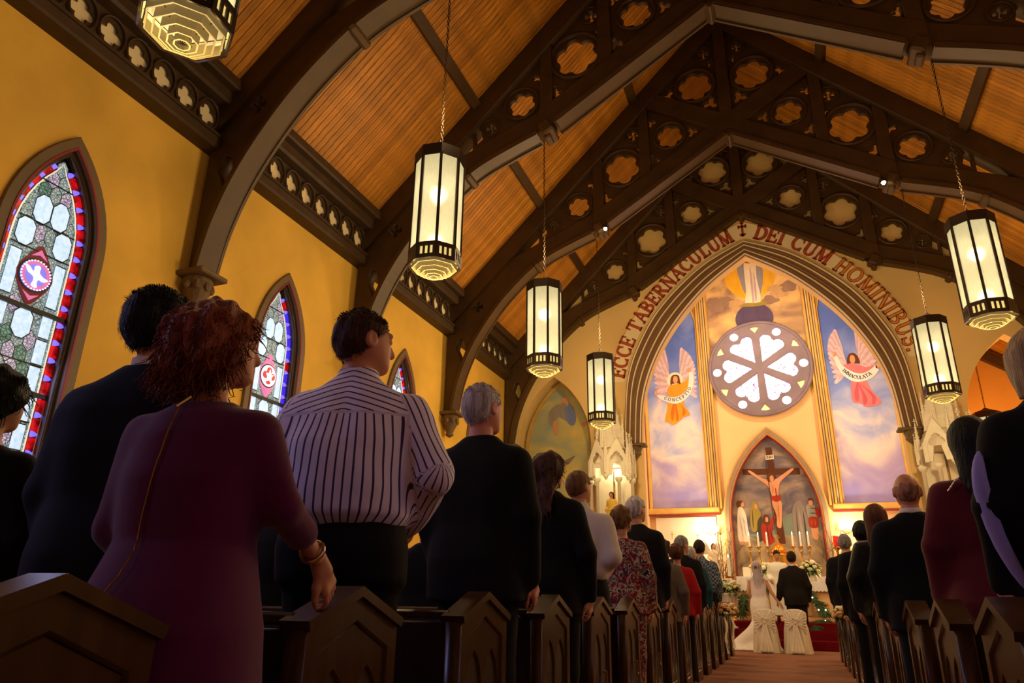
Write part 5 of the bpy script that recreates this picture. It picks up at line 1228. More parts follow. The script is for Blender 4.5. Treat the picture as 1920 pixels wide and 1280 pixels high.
def cap(P, a, b, ra, rb):
    a = np.array(a, f32); b = np.array(b, f32); ab = b-a; t = np.clip(((P-a)@ab)/(ab@ab), 0, 1)
    return np.sqrt((((P-a)-t[..., None]*ab)**2).sum(-1)) - (ra+(rb-ra)*t)
def ell(P, c, r):
    q = P-np.array(c, f32); r = np.array(r, f32); k0 = np.sqrt(((q/r)**2).sum(-1)); k1 = np.sqrt(((q/r**2)**2).sum(-1))
    return k0*(k0-1)/np.maximum(k1, 1e-6)
def smin(a, b, k):
    h = np.clip(.5+.5*(b-a)/k, 0, 1); return b*(1-h)+a*h-k*h*(1-h)
def smax(a, b, k): return -smin(-a, -b, k)
def prof(P, rows, n=2.4):
    """rows of (z, half width, half depth, y centre, x centre)"""
    Rr = np.array([r+(0,)*(5-len(r)) for r in rows], float); z = P[..., 2]
    a, b, cy, cx = [np.interp(z, Rr[:, 0], Rr[:, i]) for i in (1, 2, 3, 4)]
    k = (np.abs((P[..., 0]-cx)/a)**n + np.abs((P[..., 1]-cy)/b)**n)**(1/n)
    d = (k-1)*np.minimum(a, b)*.9
    return np.maximum(d, np.maximum(Rr[0, 0]-z, z-Rr[-1, 0]))
_rn = np.random.RandomState(3); _K = _rn.normal(size=(14, 3)); _PH = _rn.uniform(0, 6.28, 14)
def wob(P, sc, st=(1, 1, 1)):
    q = P*np.array(st, f32)*sc; r = 0
    for k in range(14): r = r+np.sin(q@_K[k].astype(f32)+_PH[k])
    return r/5
def hand_sdf(W, d, pn, curl=.5, thumb_side=1, spread=.0):
    W = np.array(W, float); d = np.array(d, float); d /= np.linalg.norm(d); pn = np.array(pn, float); pn -= d*(pn@d); pn /= np.linalg.norm(pn); lat = np.cross(d, pn)*thumb_side
    segs = []
    for off, L, c in ((.03, .072, curl), (.010, .080, curl*1.05), (-.011, .075, curl*1.1), (-.03, .058, curl*1.2)):
        p = W+d*.085+lat*off; ang = c*.35; fwd = d+lat*spread*off*8
        for j, fr in enumerate((.45, .32, .25)):
            q = p+(fwd*math.cos(ang)+pn*math.sin(ang))*L*fr; segs.append((p, q, .0095-.0012*j, .0088-.0012*j)); p = q; ang += c*.75
    t0 = W+d*.025+lat*.025; t1 = t0+d*.03+lat*.022+pn*.012; t2 = t1+d*.032+lat*.006+pn*.012; t3 = t2+d*.024+pn*.008
    th = [(t0, t1, .014, .012), (t1, t2, .0115, .0105), (t2, t3, .0105, .008)]
    def fn(P):
        r = cap(P, W-d*.02, W+d*.03, .026, .03)
        for off in (-.024, -.008, .008, .024): r = smin(r, cap(P, W+d*.02+lat*off*.8, W+d*.085+lat*off*1.2, .015, .0125), .012)
        for a, b, ra, rb in segs: r = np.minimum(r, cap(P, a, b, ra, rb))
        g = None
        for a, b, ra, rb in th: c_ = cap(P, a, b, ra, rb); g = c_ if g is None else smin(g, c_, .006)
        return smin(r, g, .01)
    c = W+d*.09
    return fn, c-.14, c+.14
def rotz(P, a, c=(0, 0)):
    x, y = P[..., 0]-c[0], P[..., 1]-c[1]; ca, sa = math.cos(a), math.sin(a)
    return np.stack([ca*x+sa*y+c[0], -sa*x+ca*y+c[1], P[..., 2]], -1)
def headP(P, yaw, pit):
    Q = rotz(P, yaw, (0, -.01))
    if pit:
        y, z = Q[..., 1], Q[..., 2]-1.52; ca, sa = math.cos(pit), math.sin(pit); Q = np.stack([Q[..., 0], ca*y+sa*z, -sa*y+ca*z+1.52], -1)
    return Q
def head_sdf(P):
    d = ell(P, (0, -.008, 1.645), (.077, .1, .105)); d = smin(d, ell(P, (0, .03, 1.592), (.058, .068, .07)), .03)
    d = smin(d, ell(P, (0, .075, 1.553), (.028, .022, .02)), .03)           # chin
    d = smin(d, cap(P, (0, .088, 1.655), (0, .108, 1.612), .010, .016), .012)   # nose
    d = smin(d, cap(P, (-.035, .083, 1.672), (.035, .083, 1.672), .012, .012), .015)  # brow
    d = smax(d, -ell(P, (.032, .098, 1.648), (.02, .014, .011)), .008); d = smax(d, -ell(P, (-.032, .098, 1.648), (.02, .014, .011)), .008)
    d = smin(d, ell(P, (.032, .083, 1.648), (.014, .012, .012)), .002); d = smin(d, ell(P, (-.032, .083, 1.648), (.014, .012, .012)), .002)
    d = smin(d, ell(P, (0, .092, 1.584), (.024, .011, .006)), .006); d = smin(d, ell(P, (0, .09, 1.574), (.022, .011, .007)), .006)
    for s in (-1, 1):
        e = ell(P, (s*.080, -.012, 1.632), (.012, .024, .034)); e = smax(e, -ell(P, (s*.092, -.006, 1.632), (.008, .014, .022)), .006); d = smin(d, e, .008)
    return d
def limb_pts(arms):
    out = []
    for s, (el, wr) in zip((-1, 1), arms): out.append((np.array((s*.172, -.01, 1.378)), np.array(el), np.array(wr)))
    return out
HANG = lambda s: ((s*.245, -.03, 1.13), (s*.225, .07, .89))
CLASP = lambda s: ((s*.255, -.05, 1.14), (s*.07, .17, 1.03))
FRONT = lambda s: ((s*.25, -.04, 1.13), (s*.2, .18, 1.02))
skins = {}
def skin(hexc):
    if hexc not in skins: skins[hexc] = mat('skin_'+hexc, hexc, .5, spec=.35, noise=(14, .10))
    return skins[hexc]
def hairmat(name, hexc): return mat(name, hexc, .6, noise=(40, .6, (1, 1, .12)), bump=(110, .8, (1, 1, .08)), spec=.22)
SUIT_ROWS = [(.78, .212, .145, -.005), (.95, .205, .15, -.01), (1.1, .188, .135, 0), (1.25, .208, .142, 0), (1.36, .21, .128, -.005), (1.42, .175, .105, -.012), (1.465, .11, .085, -.012), (1.50, .07, .07, -.008)]
def person(label, x, y, H, yaw=0, z=0, arms=None, head=(0, 0), skinc='c98e6a', hair=None, hairc=None, build=1.0, depth=1.0, top=None, topm=None, bottom='trousers', botm=None, sleeve=1.0, hands=None, h=.02, collar=None, group=None, extra=None, fold=.004, name='person', cat='person', hem=None, female=False, attr=False, lean=0):
    t = empty(name, (x, y, z), label, cat, group, rz=yaw); s = H/1.75; t.scale = (s, s, s)
    arms = arms or (HANG(-1), HANG(1)); L = limb_pts(arms); hp = head; sw = .92 if female else 1.0
    L = [(a*np.array((sw*(.5+.5*build), 1, 1)), e, w_) for a, e, w_ in L]
    # ---- skin: trunk and limbs (coarse), head and hands (fine), one mesh
    legs = [((sx*.09, 0, .90), (sx*.095, .01, .49), (sx*.095, -.03, .09)) for sx in (-1, 1)]
    def trunk(P):
        d = prof(P, [(.86, .14*build, .10), (1.05, .13*build, .085), (1.3, .15*build, .09), (1.42, .10, .07), (1.46, .06, .06)])
        d = smin(d, cap(P, (0, -.025, 1.42), (0, -.005, 1.57), .058*(.93 if female else 1.05), .052*(.9 if female else 1.05)), .03)
        for a, e, w_ in L: d = smin(d, smin(cap(P, a, e, .046, .038), cap(P, e, w_, .037, .025), .02), .02)
        for a, k, f_ in legs: d = smin(d, smin(cap(P, a, k, .075, .052), cap(P, k, f_, .05, .035), .02), .03); d = smin(d, cap(P, f_, (f_[0], .12, .035), .04, .03), .03)
        return d
    V, F = surfnet(trunk, (-.45, -.3, 0), (.45, .35, 1.62), .024)
    Vs = [V]; Fs = [F]; n = len(V)
    V, F = surfnet(lambda P: smin(head_sdf(headP(P, *hp)), cap(P, (0, -.02, 1.50), (0, -.005, 1.58), .050, .050), .02), (-.16, -.18, 1.47), (.16, .18, 1.79), .009 if h > .013 else .006); Vs.append(V); Fs.append(F+n); n += len(V)
    hands = hands if hands is not None else [None, None]
    for i, hd in enumerate(hands):
        a, e, w_ = L[i]; sd = (-1, 1)[i]
        if hd is None: dv = (w_-e)*np.array((.6, .5, 1)); hd = (dv, (-sd, .0, -.1), .7)
        fn, lo, hi = hand_sdf(w_, hd[0], hd[1], hd[2], hd[3] if len(hd) > 3 else (1 if sd < 0 else -1)); V, F = surfnet(fn, lo, hi, .006); Vs.append(V); Fs.append(F+n); n += len(V)
    obj('body', npmesh('body', np.concatenate(Vs), np.concatenate(Fs), skin(skinc)), t)
    # ---- hair
    if hair:
        hm = hairc
        def hfn(P0):
            P = headP(P0, *hp); X, Y, Z = P[..., 0], P[..., 1], P[..., 2]
            if hair in ('short', 'crop', 'thin'):
                th = {'short': .010, 'crop': .005, 'thin': .0025}[hair]
                d = ell(P, (0, -.012, 1.652), (.080+th, .103+th, .107+th)) + .004*wob(P, 90, (1, 1, .4))
                d = np.maximum(d, Y - .022 - (Z-1.645)*.95 + .007*wob(P, 70)); d = np.maximum(d, 1.562-Z+np.clip(Y+.04, 0, 1)*.75)
                d = np.maximum(d, -(ell(P, (.09, .0, 1.628), (.026, .022, .034)))); d = np.maximum(d, -(ell(P, (-.09, .0, 1.628), (.026, .022, .034))))
                if hair == 'thin': d = np.maximum(d, Z-1.665+.012*wob(P, 60))
                return d
            if hair == 'bob':
                d = ell(P, (0, -.025, 1.640), (.128, .132, .135)) ; d = smin(d, ell(P, (0, -.035, 1.565), (.122, .110, .085)), .05)
                d = d + .018*wob(P, 30, (1, 1, .7)) + .009*wob(P, 75, (1, 1, .6)); d = np.maximum(d, Y-.06-(Z-1.66)*.5); return d
            if hair == 'set':
                d = ell(P, (0, -.015, 1.645), (.100, .118, .118)) + .009*wob(P, 45); d = np.maximum(d, Y-.04-(Z-1.645)*.8); return np.maximum(d, 1.54-Z)
            if hair in ('long', 'straight'):
                amp = .010 if hair == 'long' else .003
                d = ell(P, (0, -.014, 1.648), (.093, .114, .113)); d = smin(d, prof(P, [(1.28, .075, .03, -.13), (1.38, .095, .045, -.115), (1.5, .10, .06, -.07), (1.62, .094, .09, -.03), (1.68, .08, .08, -.02)], 2.2), .03)
                d = d + amp*wob(P, 40, (1, 1, .35)); return np.maximum(d, Y-.045-(Z-1.66)*.6)
            if hair == 'chin':
                d = ell(P, (0, -.012, 1.65), (.093, .112, .113)); d = smin(d, prof(P, [(1.49, .095, .075, -.02), (1.56, .102, .09, -.015), (1.66, .092, .09, -.012)], 2.3), .03)
                d = d+.004*wob(P, 60, (1, 1, .2)); return np.maximum(d, Y-.055-(Z-1.66)*.5)
        V, F = surfnet(hfn, (-.2, -.24, 1.24), (.2, .16, 1.82), .009 if h > .013 else .007); ho = obj('hair', npmesh('hair', V, F, hm), t)
        if hair in ('short', 'crop') and h < .015:
            rn = random.Random(5); mb = MB(); c = Vector((0, -.01, 1.64))
            for k in range(2600):
                p = Vector(V[rn.randrange(len(V))]); o_ = (p-c).normalized(); dn = Vector((o_.x*.3+rn.uniform(-.3, .3), -.35, -.9 if p.z < 1.70 else .1)); dn = (dn-o_*dn.dot(o_)*.7).normalized(); Lh = rn.uniform(.012, .024)*(1.0 if hair == 'short' else .8)
                sx = dn.cross(o_).normalized()*.0011; a_ = p-o_*.003; b_ = p+dn*Lh*.5+o_*.0025; e_ = p+dn*Lh+o_*rn.uniform(-.001, .004); mb.add([a_-sx, a_+sx, b_+sx*.8, b_-sx*.8, e_], [(0, 1, 2, 3), (3, 2, 4)])
            so = obj('hair_strand', mb.data('strand', hm, True), ho); so['kind'] = 'stuff'
        if hair in ('bob', 'long', 'set') and h < .022:
            rn = random.Random(int(x*100+y*10)); mb = MB(); Vn = V
            zmin = {'bob': 1.47, 'long': 1.30, 'set': 1.55}[hair]
            for k in range({'bob': 900, 'long': 260, 'set': 160}[hair]):
                p = Vector(Vn[rn.randrange(len(Vn))]); c = Vector((0, -.03, 1.62)); o_ = (p-c); o_.normalize(); dn = Vector((rn.uniform(-.5, .5), rn.uniform(-.5, .4), -1.0)); Lh = rn.uniform(.03, .075)
                P = crom([p-o_*.006, p+o_*.008+dn*Lh*.35, p+o_*rn.uniform(.008, .02)+dn*Lh*.7, p+o_*rn.uniform(-.004, .022)+dn*Lh*.8+Vector((rn.uniform(-.02,.02),0,0))], 2)
                P = [q for q in P]; mb.tube(P, [.0022, .0022, .002, .0018, .0014, .001, .0006], 3, False)
            so = obj('hair_strand', mb.data('strand', hm, True), ho); so['kind'] = 'stuff'
    # ---- garments
    slv = sleeve
    def arms_sdf(P, r0, r1, r2):
        out = None
        for a, e, w_ in L:
            k = slv
            d = cap(P, a, e, r0, r1)
            if k > .5: w2 = e+(w_-e)*(k-.5)*2; d = smin(d, cap(P, e, w2, r1, r1+(r2-r1)*(k-.5)*2), .02)
            else: d = cap(P, a, a+(e-a)*max(k, .05)*2, r0, r0+(r1-r0)*k*2)
            out = d if out is None else np.minimum(out, d)
        return out
    bw = build*(.9 if female else 1.0)
    def sc_(rows): return [(r[0], r[1]*bw, r[2]*depth)+tuple(r[3:]) for r in rows]
    if top == 'suit':
        rows = sc_(SUIT_ROWS)
        gf = lambda P: smin(prof(P, rows, 2.5), arms_sdf(P, .068, .060, .046), .055) + fold*wob(P, 14, (1, 1, .45))
    elif top == 'shirt':
        rows = sc_([(.985, .175, .13, 0), (1.02, .20, .155, -.01), (1.1, .205, .155, -.012), (1.25, .212, .148, -.006), (1.36, .205, .125, -.005), (1.42, .165, .1, -.012), (1.465, .1, .08, -.01), (1.50, .066, .066, -.006), (1.53, .062, .062, 0)])
        gf = lambda P: smin(prof(P, rows, 2.3), arms_sdf(P, .070, .066, .042), .045) + fold*wob(P, 13, (1.2, 1.2, .4)) + fold*.5*wob(P, 34, (1, 1, .5))
    elif top == 'dress':
        hz = hem or .46
        rows = sc_([(hz, .235, .19, 0), (.7, .245, .19, -.01), (.88, .24, .18, -.025), (.98, .215, .155, -.015), (1.09, .188, .13, 0), (1.25, .20, .142, 0), (1.36, .192, .122, -.005), (1.42, .155, .095, -.012), (1.455, .085, .072, -.012)])
        gf = lambda P: smin(prof(P, rows, 2.2), arms_sdf(P, .060, .052, .048), .06) + fold*wob(P, 10, (1, 1, .7))
    elif top == 'blouse':
        rows = sc_([(.82, .225, .16, -.01), (.95, .215, .155, -.015), (1.09, .195, .14, 0), (1.25, .20, .145, 0), (1.36, .19, .12, -.005), (1.42, .15, .095, -.012), (1.46, .075, .07, -.01)])
        gf = lambda P: smin(prof(P, rows, 2.3), arms_sdf(P, .060, .056, .05), .055) + fold*wob(P, 14, (1, 1, .5))
    else: gf = None
    if gf:
        zlo = .4 if top == 'dress' else .74
        if hem: zlo = hem-.05
        V, F = surfnet(gf, (-.55, -.34, zlo), (.55, .42, 1.56), h); me = npmesh(top, V, F, topm)
        go = obj({'suit': 'jacket', 'shirt': 'shirt', 'dress': 'dress', 'blouse': 'blouse'}[top], me, t)
        if attr:
            Pv = V.astype(f32); dt = prof(Pv, rows, 2.3); u = np.arctan2(Pv[:, 0], -Pv[:, 1]-.02)*.155
            u = np.where((Pv[:, 2] > 1.345) & (Pv[:, 1] < .06), Pv[:, 2]*1.15+np.abs(Pv[:, 0])*.35, u)
            for sd, (a, e, w_) in zip((-1, 1), L):
                d1 = cap(Pv, a, e, .072, .066); d2 = cap(Pv, e, w_, .066, .042)
                ok = (np.minimum(d1, d2) < dt-.004) & ~((Pv[:, 2] > 1.4) & (np.abs(Pv[:, 0]) < .17))
                def ang(p0, p1):
                    ax_ = (p1-p0)/np.linalg.norm(p1-p0); inn = np.array((-sd, .25, 0.)); inn -= ax_*(inn@ax_); inn /= np.linalg.norm(inn); o_ = np.cross(ax_, inn); q = Pv-p0
                    return np.arctan2(q@o_, -(q@inn))*.066
                u = np.where(ok, np.where(d1 < d2, ang(a, e), ang(e, w_)), u)
            at_ = me.attributes.new('stripe', 'FLOAT', 'POINT'); at_.data.foreach_set('value', u.astype(f32))
    if bottom == 'trousers':
        def tf(P):
            d = prof(P, sc_([(.80, .185, .125, -.01), (.92, .188, .135, -.015), (1.02, .172, .12, -.005), (1.04, .168, .117, 0)]))
            for a, k, f_ in legs: d = smin(d, smin(cap(P, (a[0], a[1], .86), k, .098*(.6+.4*build), .078), cap(P, k, f_, .076, .07), .03), .03)
            return d + .004*wob(P, 12, (1, 1, .5))
        V, F = surfnet(tf, (-.34, -.26, .04), (.34, .24, 1.08), .022); obj('trousers', npmesh('trousers', V, F, botm), t)
    for sx in (-1, 1):
        obj('shoe', SHOE, t, (sx*.095, .03, 0))
    if collar:
        obj('collar', MB().lathe([(.067, 1.475), (.064, 1.525), (.059, 1.525), (.06, 1.47)], 20, (0, -.012, 0)).data('collar', collar, True), t)
    if extra: extra(t, s)
    return t
SHOE = MB().sphere((0, .03, .045), (.05, .145, .05), 10, 6).box((0, .02, .012), (.085, .26, .024), bev=.01).data('shoe', mat('shoe_black', '0c0a0a', .3), True)
cloth = lambda n, c, r=.85, sh=.0, **k: mat('cloth_'+n, c, r, spec=.2, sheen=sh, **k)
K_black = cloth('black', '0e0c0d'); K_black2 = cloth('charcoal', '131114'); K_navy = cloth('navy', '0c111c'); K_mag = cloth('magenta', '54023c', .8, .25, noise=(5, .15)); K_maroon = cloth('maroon', '5a0a18', .85, .2)
K_white = cloth('white', 'd8ccc0', .8); K_dk = cloth('dark_trousers', '100c10')
K_grey = cloth('grey_tweed', '6a5a4a', .9, noise=(90, .3)); K_red = cloth('red', 'a01418', .8); K_teal = cloth('teal', '1c4858', .8, noise=(20, .3)); K_greyskirt = cloth('grey_trousers', '2c2420')
def striped():
    m = bpy.data.materials.new('cloth_striped'); m.use_nodes = True; nt = m.node_tree; N = nt.nodes; L = nt.links; b = N['Principled BSDF']; b.inputs['Roughness'].default_value = .8; b.inputs['Specular IOR Level'].default_value = .2
    a = N.new('ShaderNodeAttribute'); a.attribute_name = 'stripe'
    mu = N.new('ShaderNodeMath'); mu.operation = 'MULTIPLY'; L.new(a.outputs['Fac'], mu.inputs[0]); mu.inputs[1].default_value = 2*PI/.0255
    si = N.new('ShaderNodeMath'); si.operation = 'SINE'; L.new(mu.outputs[0], si.inputs[0])
    r = N.new('ShaderNodeValToRGB'); e = r.color_ramp.elements; e[0].position = .66; e[0].color = s2l('e6def2')+[1]; e[1].position = .84; e[1].color = s2l('41355c')+[1]
    L.new(si.outputs[0], r.inputs[0]); L.new(r.outputs[0], b.inputs['Base Color']); return m
def plaid():
    m = bpy.data.materials.new('cloth_plaid'); m.use_nodes = True; nt = m.node_tree; N = nt.nodes; L = nt.links; b = N['Principled BSDF']; b.inputs['Roughness'].default_value = .85
    tc = N.new('ShaderNodeTexCoord'); ck = N.new('ShaderNodeTexChecker'); ck.inputs['Scale'].default_value = 34; ck.inputs[1].default_value = s2l('20303c')+[1]; ck.inputs[2].default_value = s2l('7c8490')+[1]
    L.new(tc.outputs['Object'], ck.inputs[0]); L.new(ck.outputs[0], b.inputs['Base Color']); return m
K_plaid = plaid(); K_stripe = striped()
K_floral = ramp_mat('cloth_floral', [(.0, '14100e'), (.36, '1a1614'), (.40, 'b8a890'), (.47, '8c8070'), (.50, '8c1420'), (.58, '701018'), (.62, '1c2c48'), (.75, 'a89a88')], 13, rough=.85, detail=1.5, distort=2.2)
K_seq = mat('cloth_sequin', '0a0a10', .25, .6, noise=(120, .8), bump=(150, 1.0))
H_black = hairmat('hair_black', '0a0807'); H_aub = hairmat('hair_auburn', '84401e'); H_brown = hairmat('hair_brown', '4a2a18'); H_dkbrown = hairmat('hair_dark_brown', '2c1a12'); H_white = hairmat('hair_white', 'c8c0c0'); H_grey = hairmat('hair_grey', '8c8480'); H_blond = hairmat('hair_blond', 'b09468'); H_lbrown = hairmat('hair_light_brown', '7a5432'); H_red = hairmat('hair_chestnut', '5c3018')

# --- left of the aisle, near to far
def zip_(t, s):
    dr = [o for o in t.children if o.name.startswith('dress')][0]; n_ = len(dr.data.vertices); Vd = np.empty(n_*3); dr.data.vertices.foreach_get('co', Vd); Vd = Vd.reshape(-1, 3)
    P = []
    for x_, z_ in crom([(-.015, 1.44), (-.02, 1.36), (-.03, 1.25), (-.045, 1.12), (-.04, 1.06), (-.05, 1.0), (-.085, .93), (-.115, .87)], 4):
        m_ = (np.abs(Vd[:, 0]-x_) < .02) & (np.abs(Vd[:, 2]-z_) < .02); P.append((x_, Vd[m_, 1].min()-.002, z_))
    obj('zipper', MB().tube(P, .0024, 5).data('zip', mat('zip_brass', 'a8782c', .4, .9)), t)
    obj('neck_clasp', MB().box((-.005, P[0][1]-.004, 1.445), (.045, .006, .006), Matrix.Rotation(-.6, 3, 'Y')).data('clasp', mat('silver', 'e0dcd8', .25, 1)), t)
    w_ = Vector(BRW); d_ = Vector(BRD).normalized(); u = d_.cross(Vector((0, 0, 1))).normalized(); v = d_.cross(u)
    P = [w_+(u*math.cos(a)+v*math.sin(a))*.033 for a in np.linspace(0, 2*PI, 17)]
    b = obj('bracelet', MB().tube(P, .007, 6, False).data('br', mat('bracelet_silver', 'c8b890', .25, 1), True), t)
def to_local(P, x, y, yaw, H):
    s = H/1.75; d = np.array(P, float)-np.array((x, y, 0)); ca, sa = math.cos(yaw), math.sin(yaw)
    return np.array((ca*d[0]+sa*d[1], -sa*d[0]+ca*d[1], d[2]))/s
_pl = (-1.08, 1.50, .25, 1.73)
_w = to_local((-.90, 1.83, 1.045), *_pl); _e = to_local((-.85, 1.58, 1.17), *_pl); _f = to_local((-.885, 1.94, .90), *_pl)
P3A = (tuple(_e), tuple(_w)); P3D = tuple(_f-_w); P3N = tuple(to_local((-1.9, 1.83, .75), *_pl)-_w)
BRW = tuple(_w+(_e-_w)*.22); BRD = tuple(_w-_e)
person('woman in a magenta dress with auburn curls, gold back zipper, hand on the pew', -1.08, 1.50, 1.73, .25, arms=(((-.235, .03, 1.13), (-.17, .16, .98)), P3A), head=(-.75, .05), hair='bob', hairc=H_aub, top='dress', topm=K_mag, bottom=None, build=1.06, depth=1.15, sleeve=.72, h=.012, female=True, fold=.006,
       hands=[None, (P3D, P3N, .8, -1)], extra=zip_, skinc='c0845e', hem=.30)
person('dark-haired man in a navy-black suit beside the woman in magenta', -1.56, 1.72, 1.94, .2, hair='short', hairc=H_black, top='suit', topm=K_navy, botm=K_black, h=.014, build=1.18, depth=1.1, collar=K_white, head=(-.25, .12))
person('black-haired woman at the far left edge before the stained window', -2.29, 1.70, 1.73, .3, hair='set', hairc=H_black, top='blouse', topm=K_black, botm=K_black, female=True, build=1.05)
person('dark-haired person in dark clothes low behind the left-edge woman', -3.75, 2.66, 1.72, 0, hair='set', hairc=H_dkbrown, top='suit', topm=K_black2, botm=K_black)
def belt(t, s): obj('belt', MB().lathe([(.178, 1.0), (.18, 1.035), (.172, 1.035), (.17, 1.0)], 24).data('belt', K_black, True), t, scale=(1.08, .78, 1))
person('man in a white and navy striped shirt with short brown hair, looking right', -1.32, 2.58, 2.17, .28, arms=(CLASP(-1), ((.30, -.05, 1.15), (.17, .17, 1.00))), head=(-.85, 0), hair='crop', hairc=H_brown, top='shirt', topm=K_stripe, botm=K_dk, build=1.14, depth=1.12, h=.011, attr=True, fold=.008, extra=belt, skinc='c4825e')
person('white-haired man in a black suit, centre of the left pews', -1.188, 3.66, 2.115, -.05, arms=(HANG(-1), ((.245, -.03, 1.13), (.232, .04, .885))), hair='crop', hairc=H_white, top='suit', topm=K_black, botm=K_black, build=1.10, h=.014, head=(-.3, 0), skinc='cc8468', hands=[None, ((.02, .12, -.2), (-1, 0, -.1), .6)])
0 and person('x', -1.42, 4.55, 2.08, 0, hair='crop', hairc=H_grey, top='suit', topm=K_black2, botm=K_black)
person('woman with long brown wavy hair in a black jacket', -1.132, 4.72, 1.931, -.05, hair='long', hairc=H_brown, top='suit', topm=K_black, botm=K_black, female=True, build=1.05, head=(-.25, 0), h=.018)
person('brown-haired man in a white dress shirt', -1.209, 5.76, 1.965, -.08, hair='crop', hairc=H_lbrown, top='shirt', topm=K_white, botm=K_black, build=1.1, head=(-.35, 0), h=.018, fold=.007, arms=(CLASP(-1), CLASP(1)))
person('older woman in a red and grey floral blouse', -1.092, 6.81, 1.804, -.05, hair='set', hairc=H_lbrown, top='blouse', topm=K_floral, botm=K_floral, female=True, build=1.1, head=(-.4, 0), h=.018)
person('white-haired man in a black suit, farther along the left pews', -1.16, 7.86, 2.027, -.05, hair='short', hairc=H_white, top='suit', topm=K_black2, botm=K_black, build=1.08, head=(-.45, 0))
person('woman in a grey tweed jacket and red collar', -1.068, 8.91, 1.669, -.05, hair='set', hairc=H_red, top='suit', topm=K_grey, botm=K_greyskirt, female=True, build=1.0, collar=K_red)
person('woman in a red cardigan behind the grey tweed jacket', -1.06, 9.96, 1.69, 0, hair='set', hairc=H_red, top='blouse', topm=K_red, botm=K_black, female=True, build=1.0)
person('grey-haired man in a dark suit near the posies', -1.13, 11.0, 1.872, -.1, hair='short', hairc=H_grey, top='suit', topm=K_black2, botm=K_black, build=1.1, head=(-.5, 0))
person('man in a teal jacket near the front pews', -1.152, 12.06, 1.799, 0, hair='crop', hairc=H_white, top='suit', topm=K_teal, botm=K_black, head=(-.5, 0))
person('dark-haired man in a checkered shirt near the front pews', -1.121, 13.1, 1.975, -.1, hair='short', hairc=H_dkbrown, top='shirt', topm=K_plaid, botm=K_black, build=1.1)
person('short person in black glimpsed between the striped shirt and the black suit', -2.06, 4.74, 1.55, 0, hair='short', hairc=H_black, top='suit', topm=K_black, botm=K_black, build=1.15)
person('person in black glimpsed below the elbow of the woman in magenta', -2.62, 3.72, 1.62, 0, hair='short', hairc=H_black, top='suit', topm=K_black2, botm=K_black, build=1.2)
person('person in black standing deep in the row of the striped shirt', -3.1, 2.66, 1.55, 0, hair='set', hairc=H_black, top='suit', topm=K_black2, botm=K_black, build=1.1)
# --- right of the aisle
def lilac(t, s):
    P = crom([(-.262, -.06, 1.31), (-.278, -.065, 1.22), (-.272, -.06, 1.12), (-.25, -.055, 1.0), (-.20, -.05, .86)], 4)
    obj('lilac_sleeve', MB().tube(P, [.004, .012, .018, .022, .024, .026, .027, .026, .027, .026, .026, .024, .024, .022, .02, .014, .008][:len(P)], 8).data('sl', cloth('lilac', '9a94d8', .7), True), t)
person('blond woman in black at the right edge of the view', 1.44, 3.42, 2.06, .1, hair='chin', hairc=H_blond, top='suit', topm=K_black, botm=K_black, female=True, build=1.06, h=.016, extra=lilac)
def chain_(t, s): obj('shoulder_zip', MB().tube([(-.07, -.09, 1.46), (-.12, -.1, 1.43), (-.16, -.1, 1.38)], .004, 5).data('z', mat('silver_zip', 'd0ccd0', .3, 1)), t)
person('dark-haired woman in a maroon dress by the right pews', 1.362, 4.46, 1.932, .05, hair='straight', hairc=H_black, top='dress', topm=K_maroon, bottom=None, female=True, build=1.05, h=.016, extra=chain_, sleeve=.95)
person('bald man in a black suit with white collar, right pews', 1.159, 5.49, 1.798, 0, hair='thin', hairc=hairmat('hair_stubble', 'a87454'), top='suit', topm=K_black, botm=K_black, build=1.05, collar=K_white, h=.016, skinc='c8865e')
person('woman with chestnut hair in a black sequin top', 1.145, 7.55, 1.846, 0, hair='straight', hairc=H_red, top='blouse', topm=K_seq, botm=K_black, female=True, build=1.0)
person('dark-haired man in a black suit, right pews', 1.096, 8.6, 1.791, 0, hair='short', hairc=H_black, top='suit', topm=K_black, botm=K_black, build=1.1)
person('balding man in a black suit standing at the right aisle edge', 1.16, 12.65, 2.0, 0, hair='crop', hairc=H_grey, top='suit', topm=K_black2, botm=K_black, build=1.15, collar=K_white)
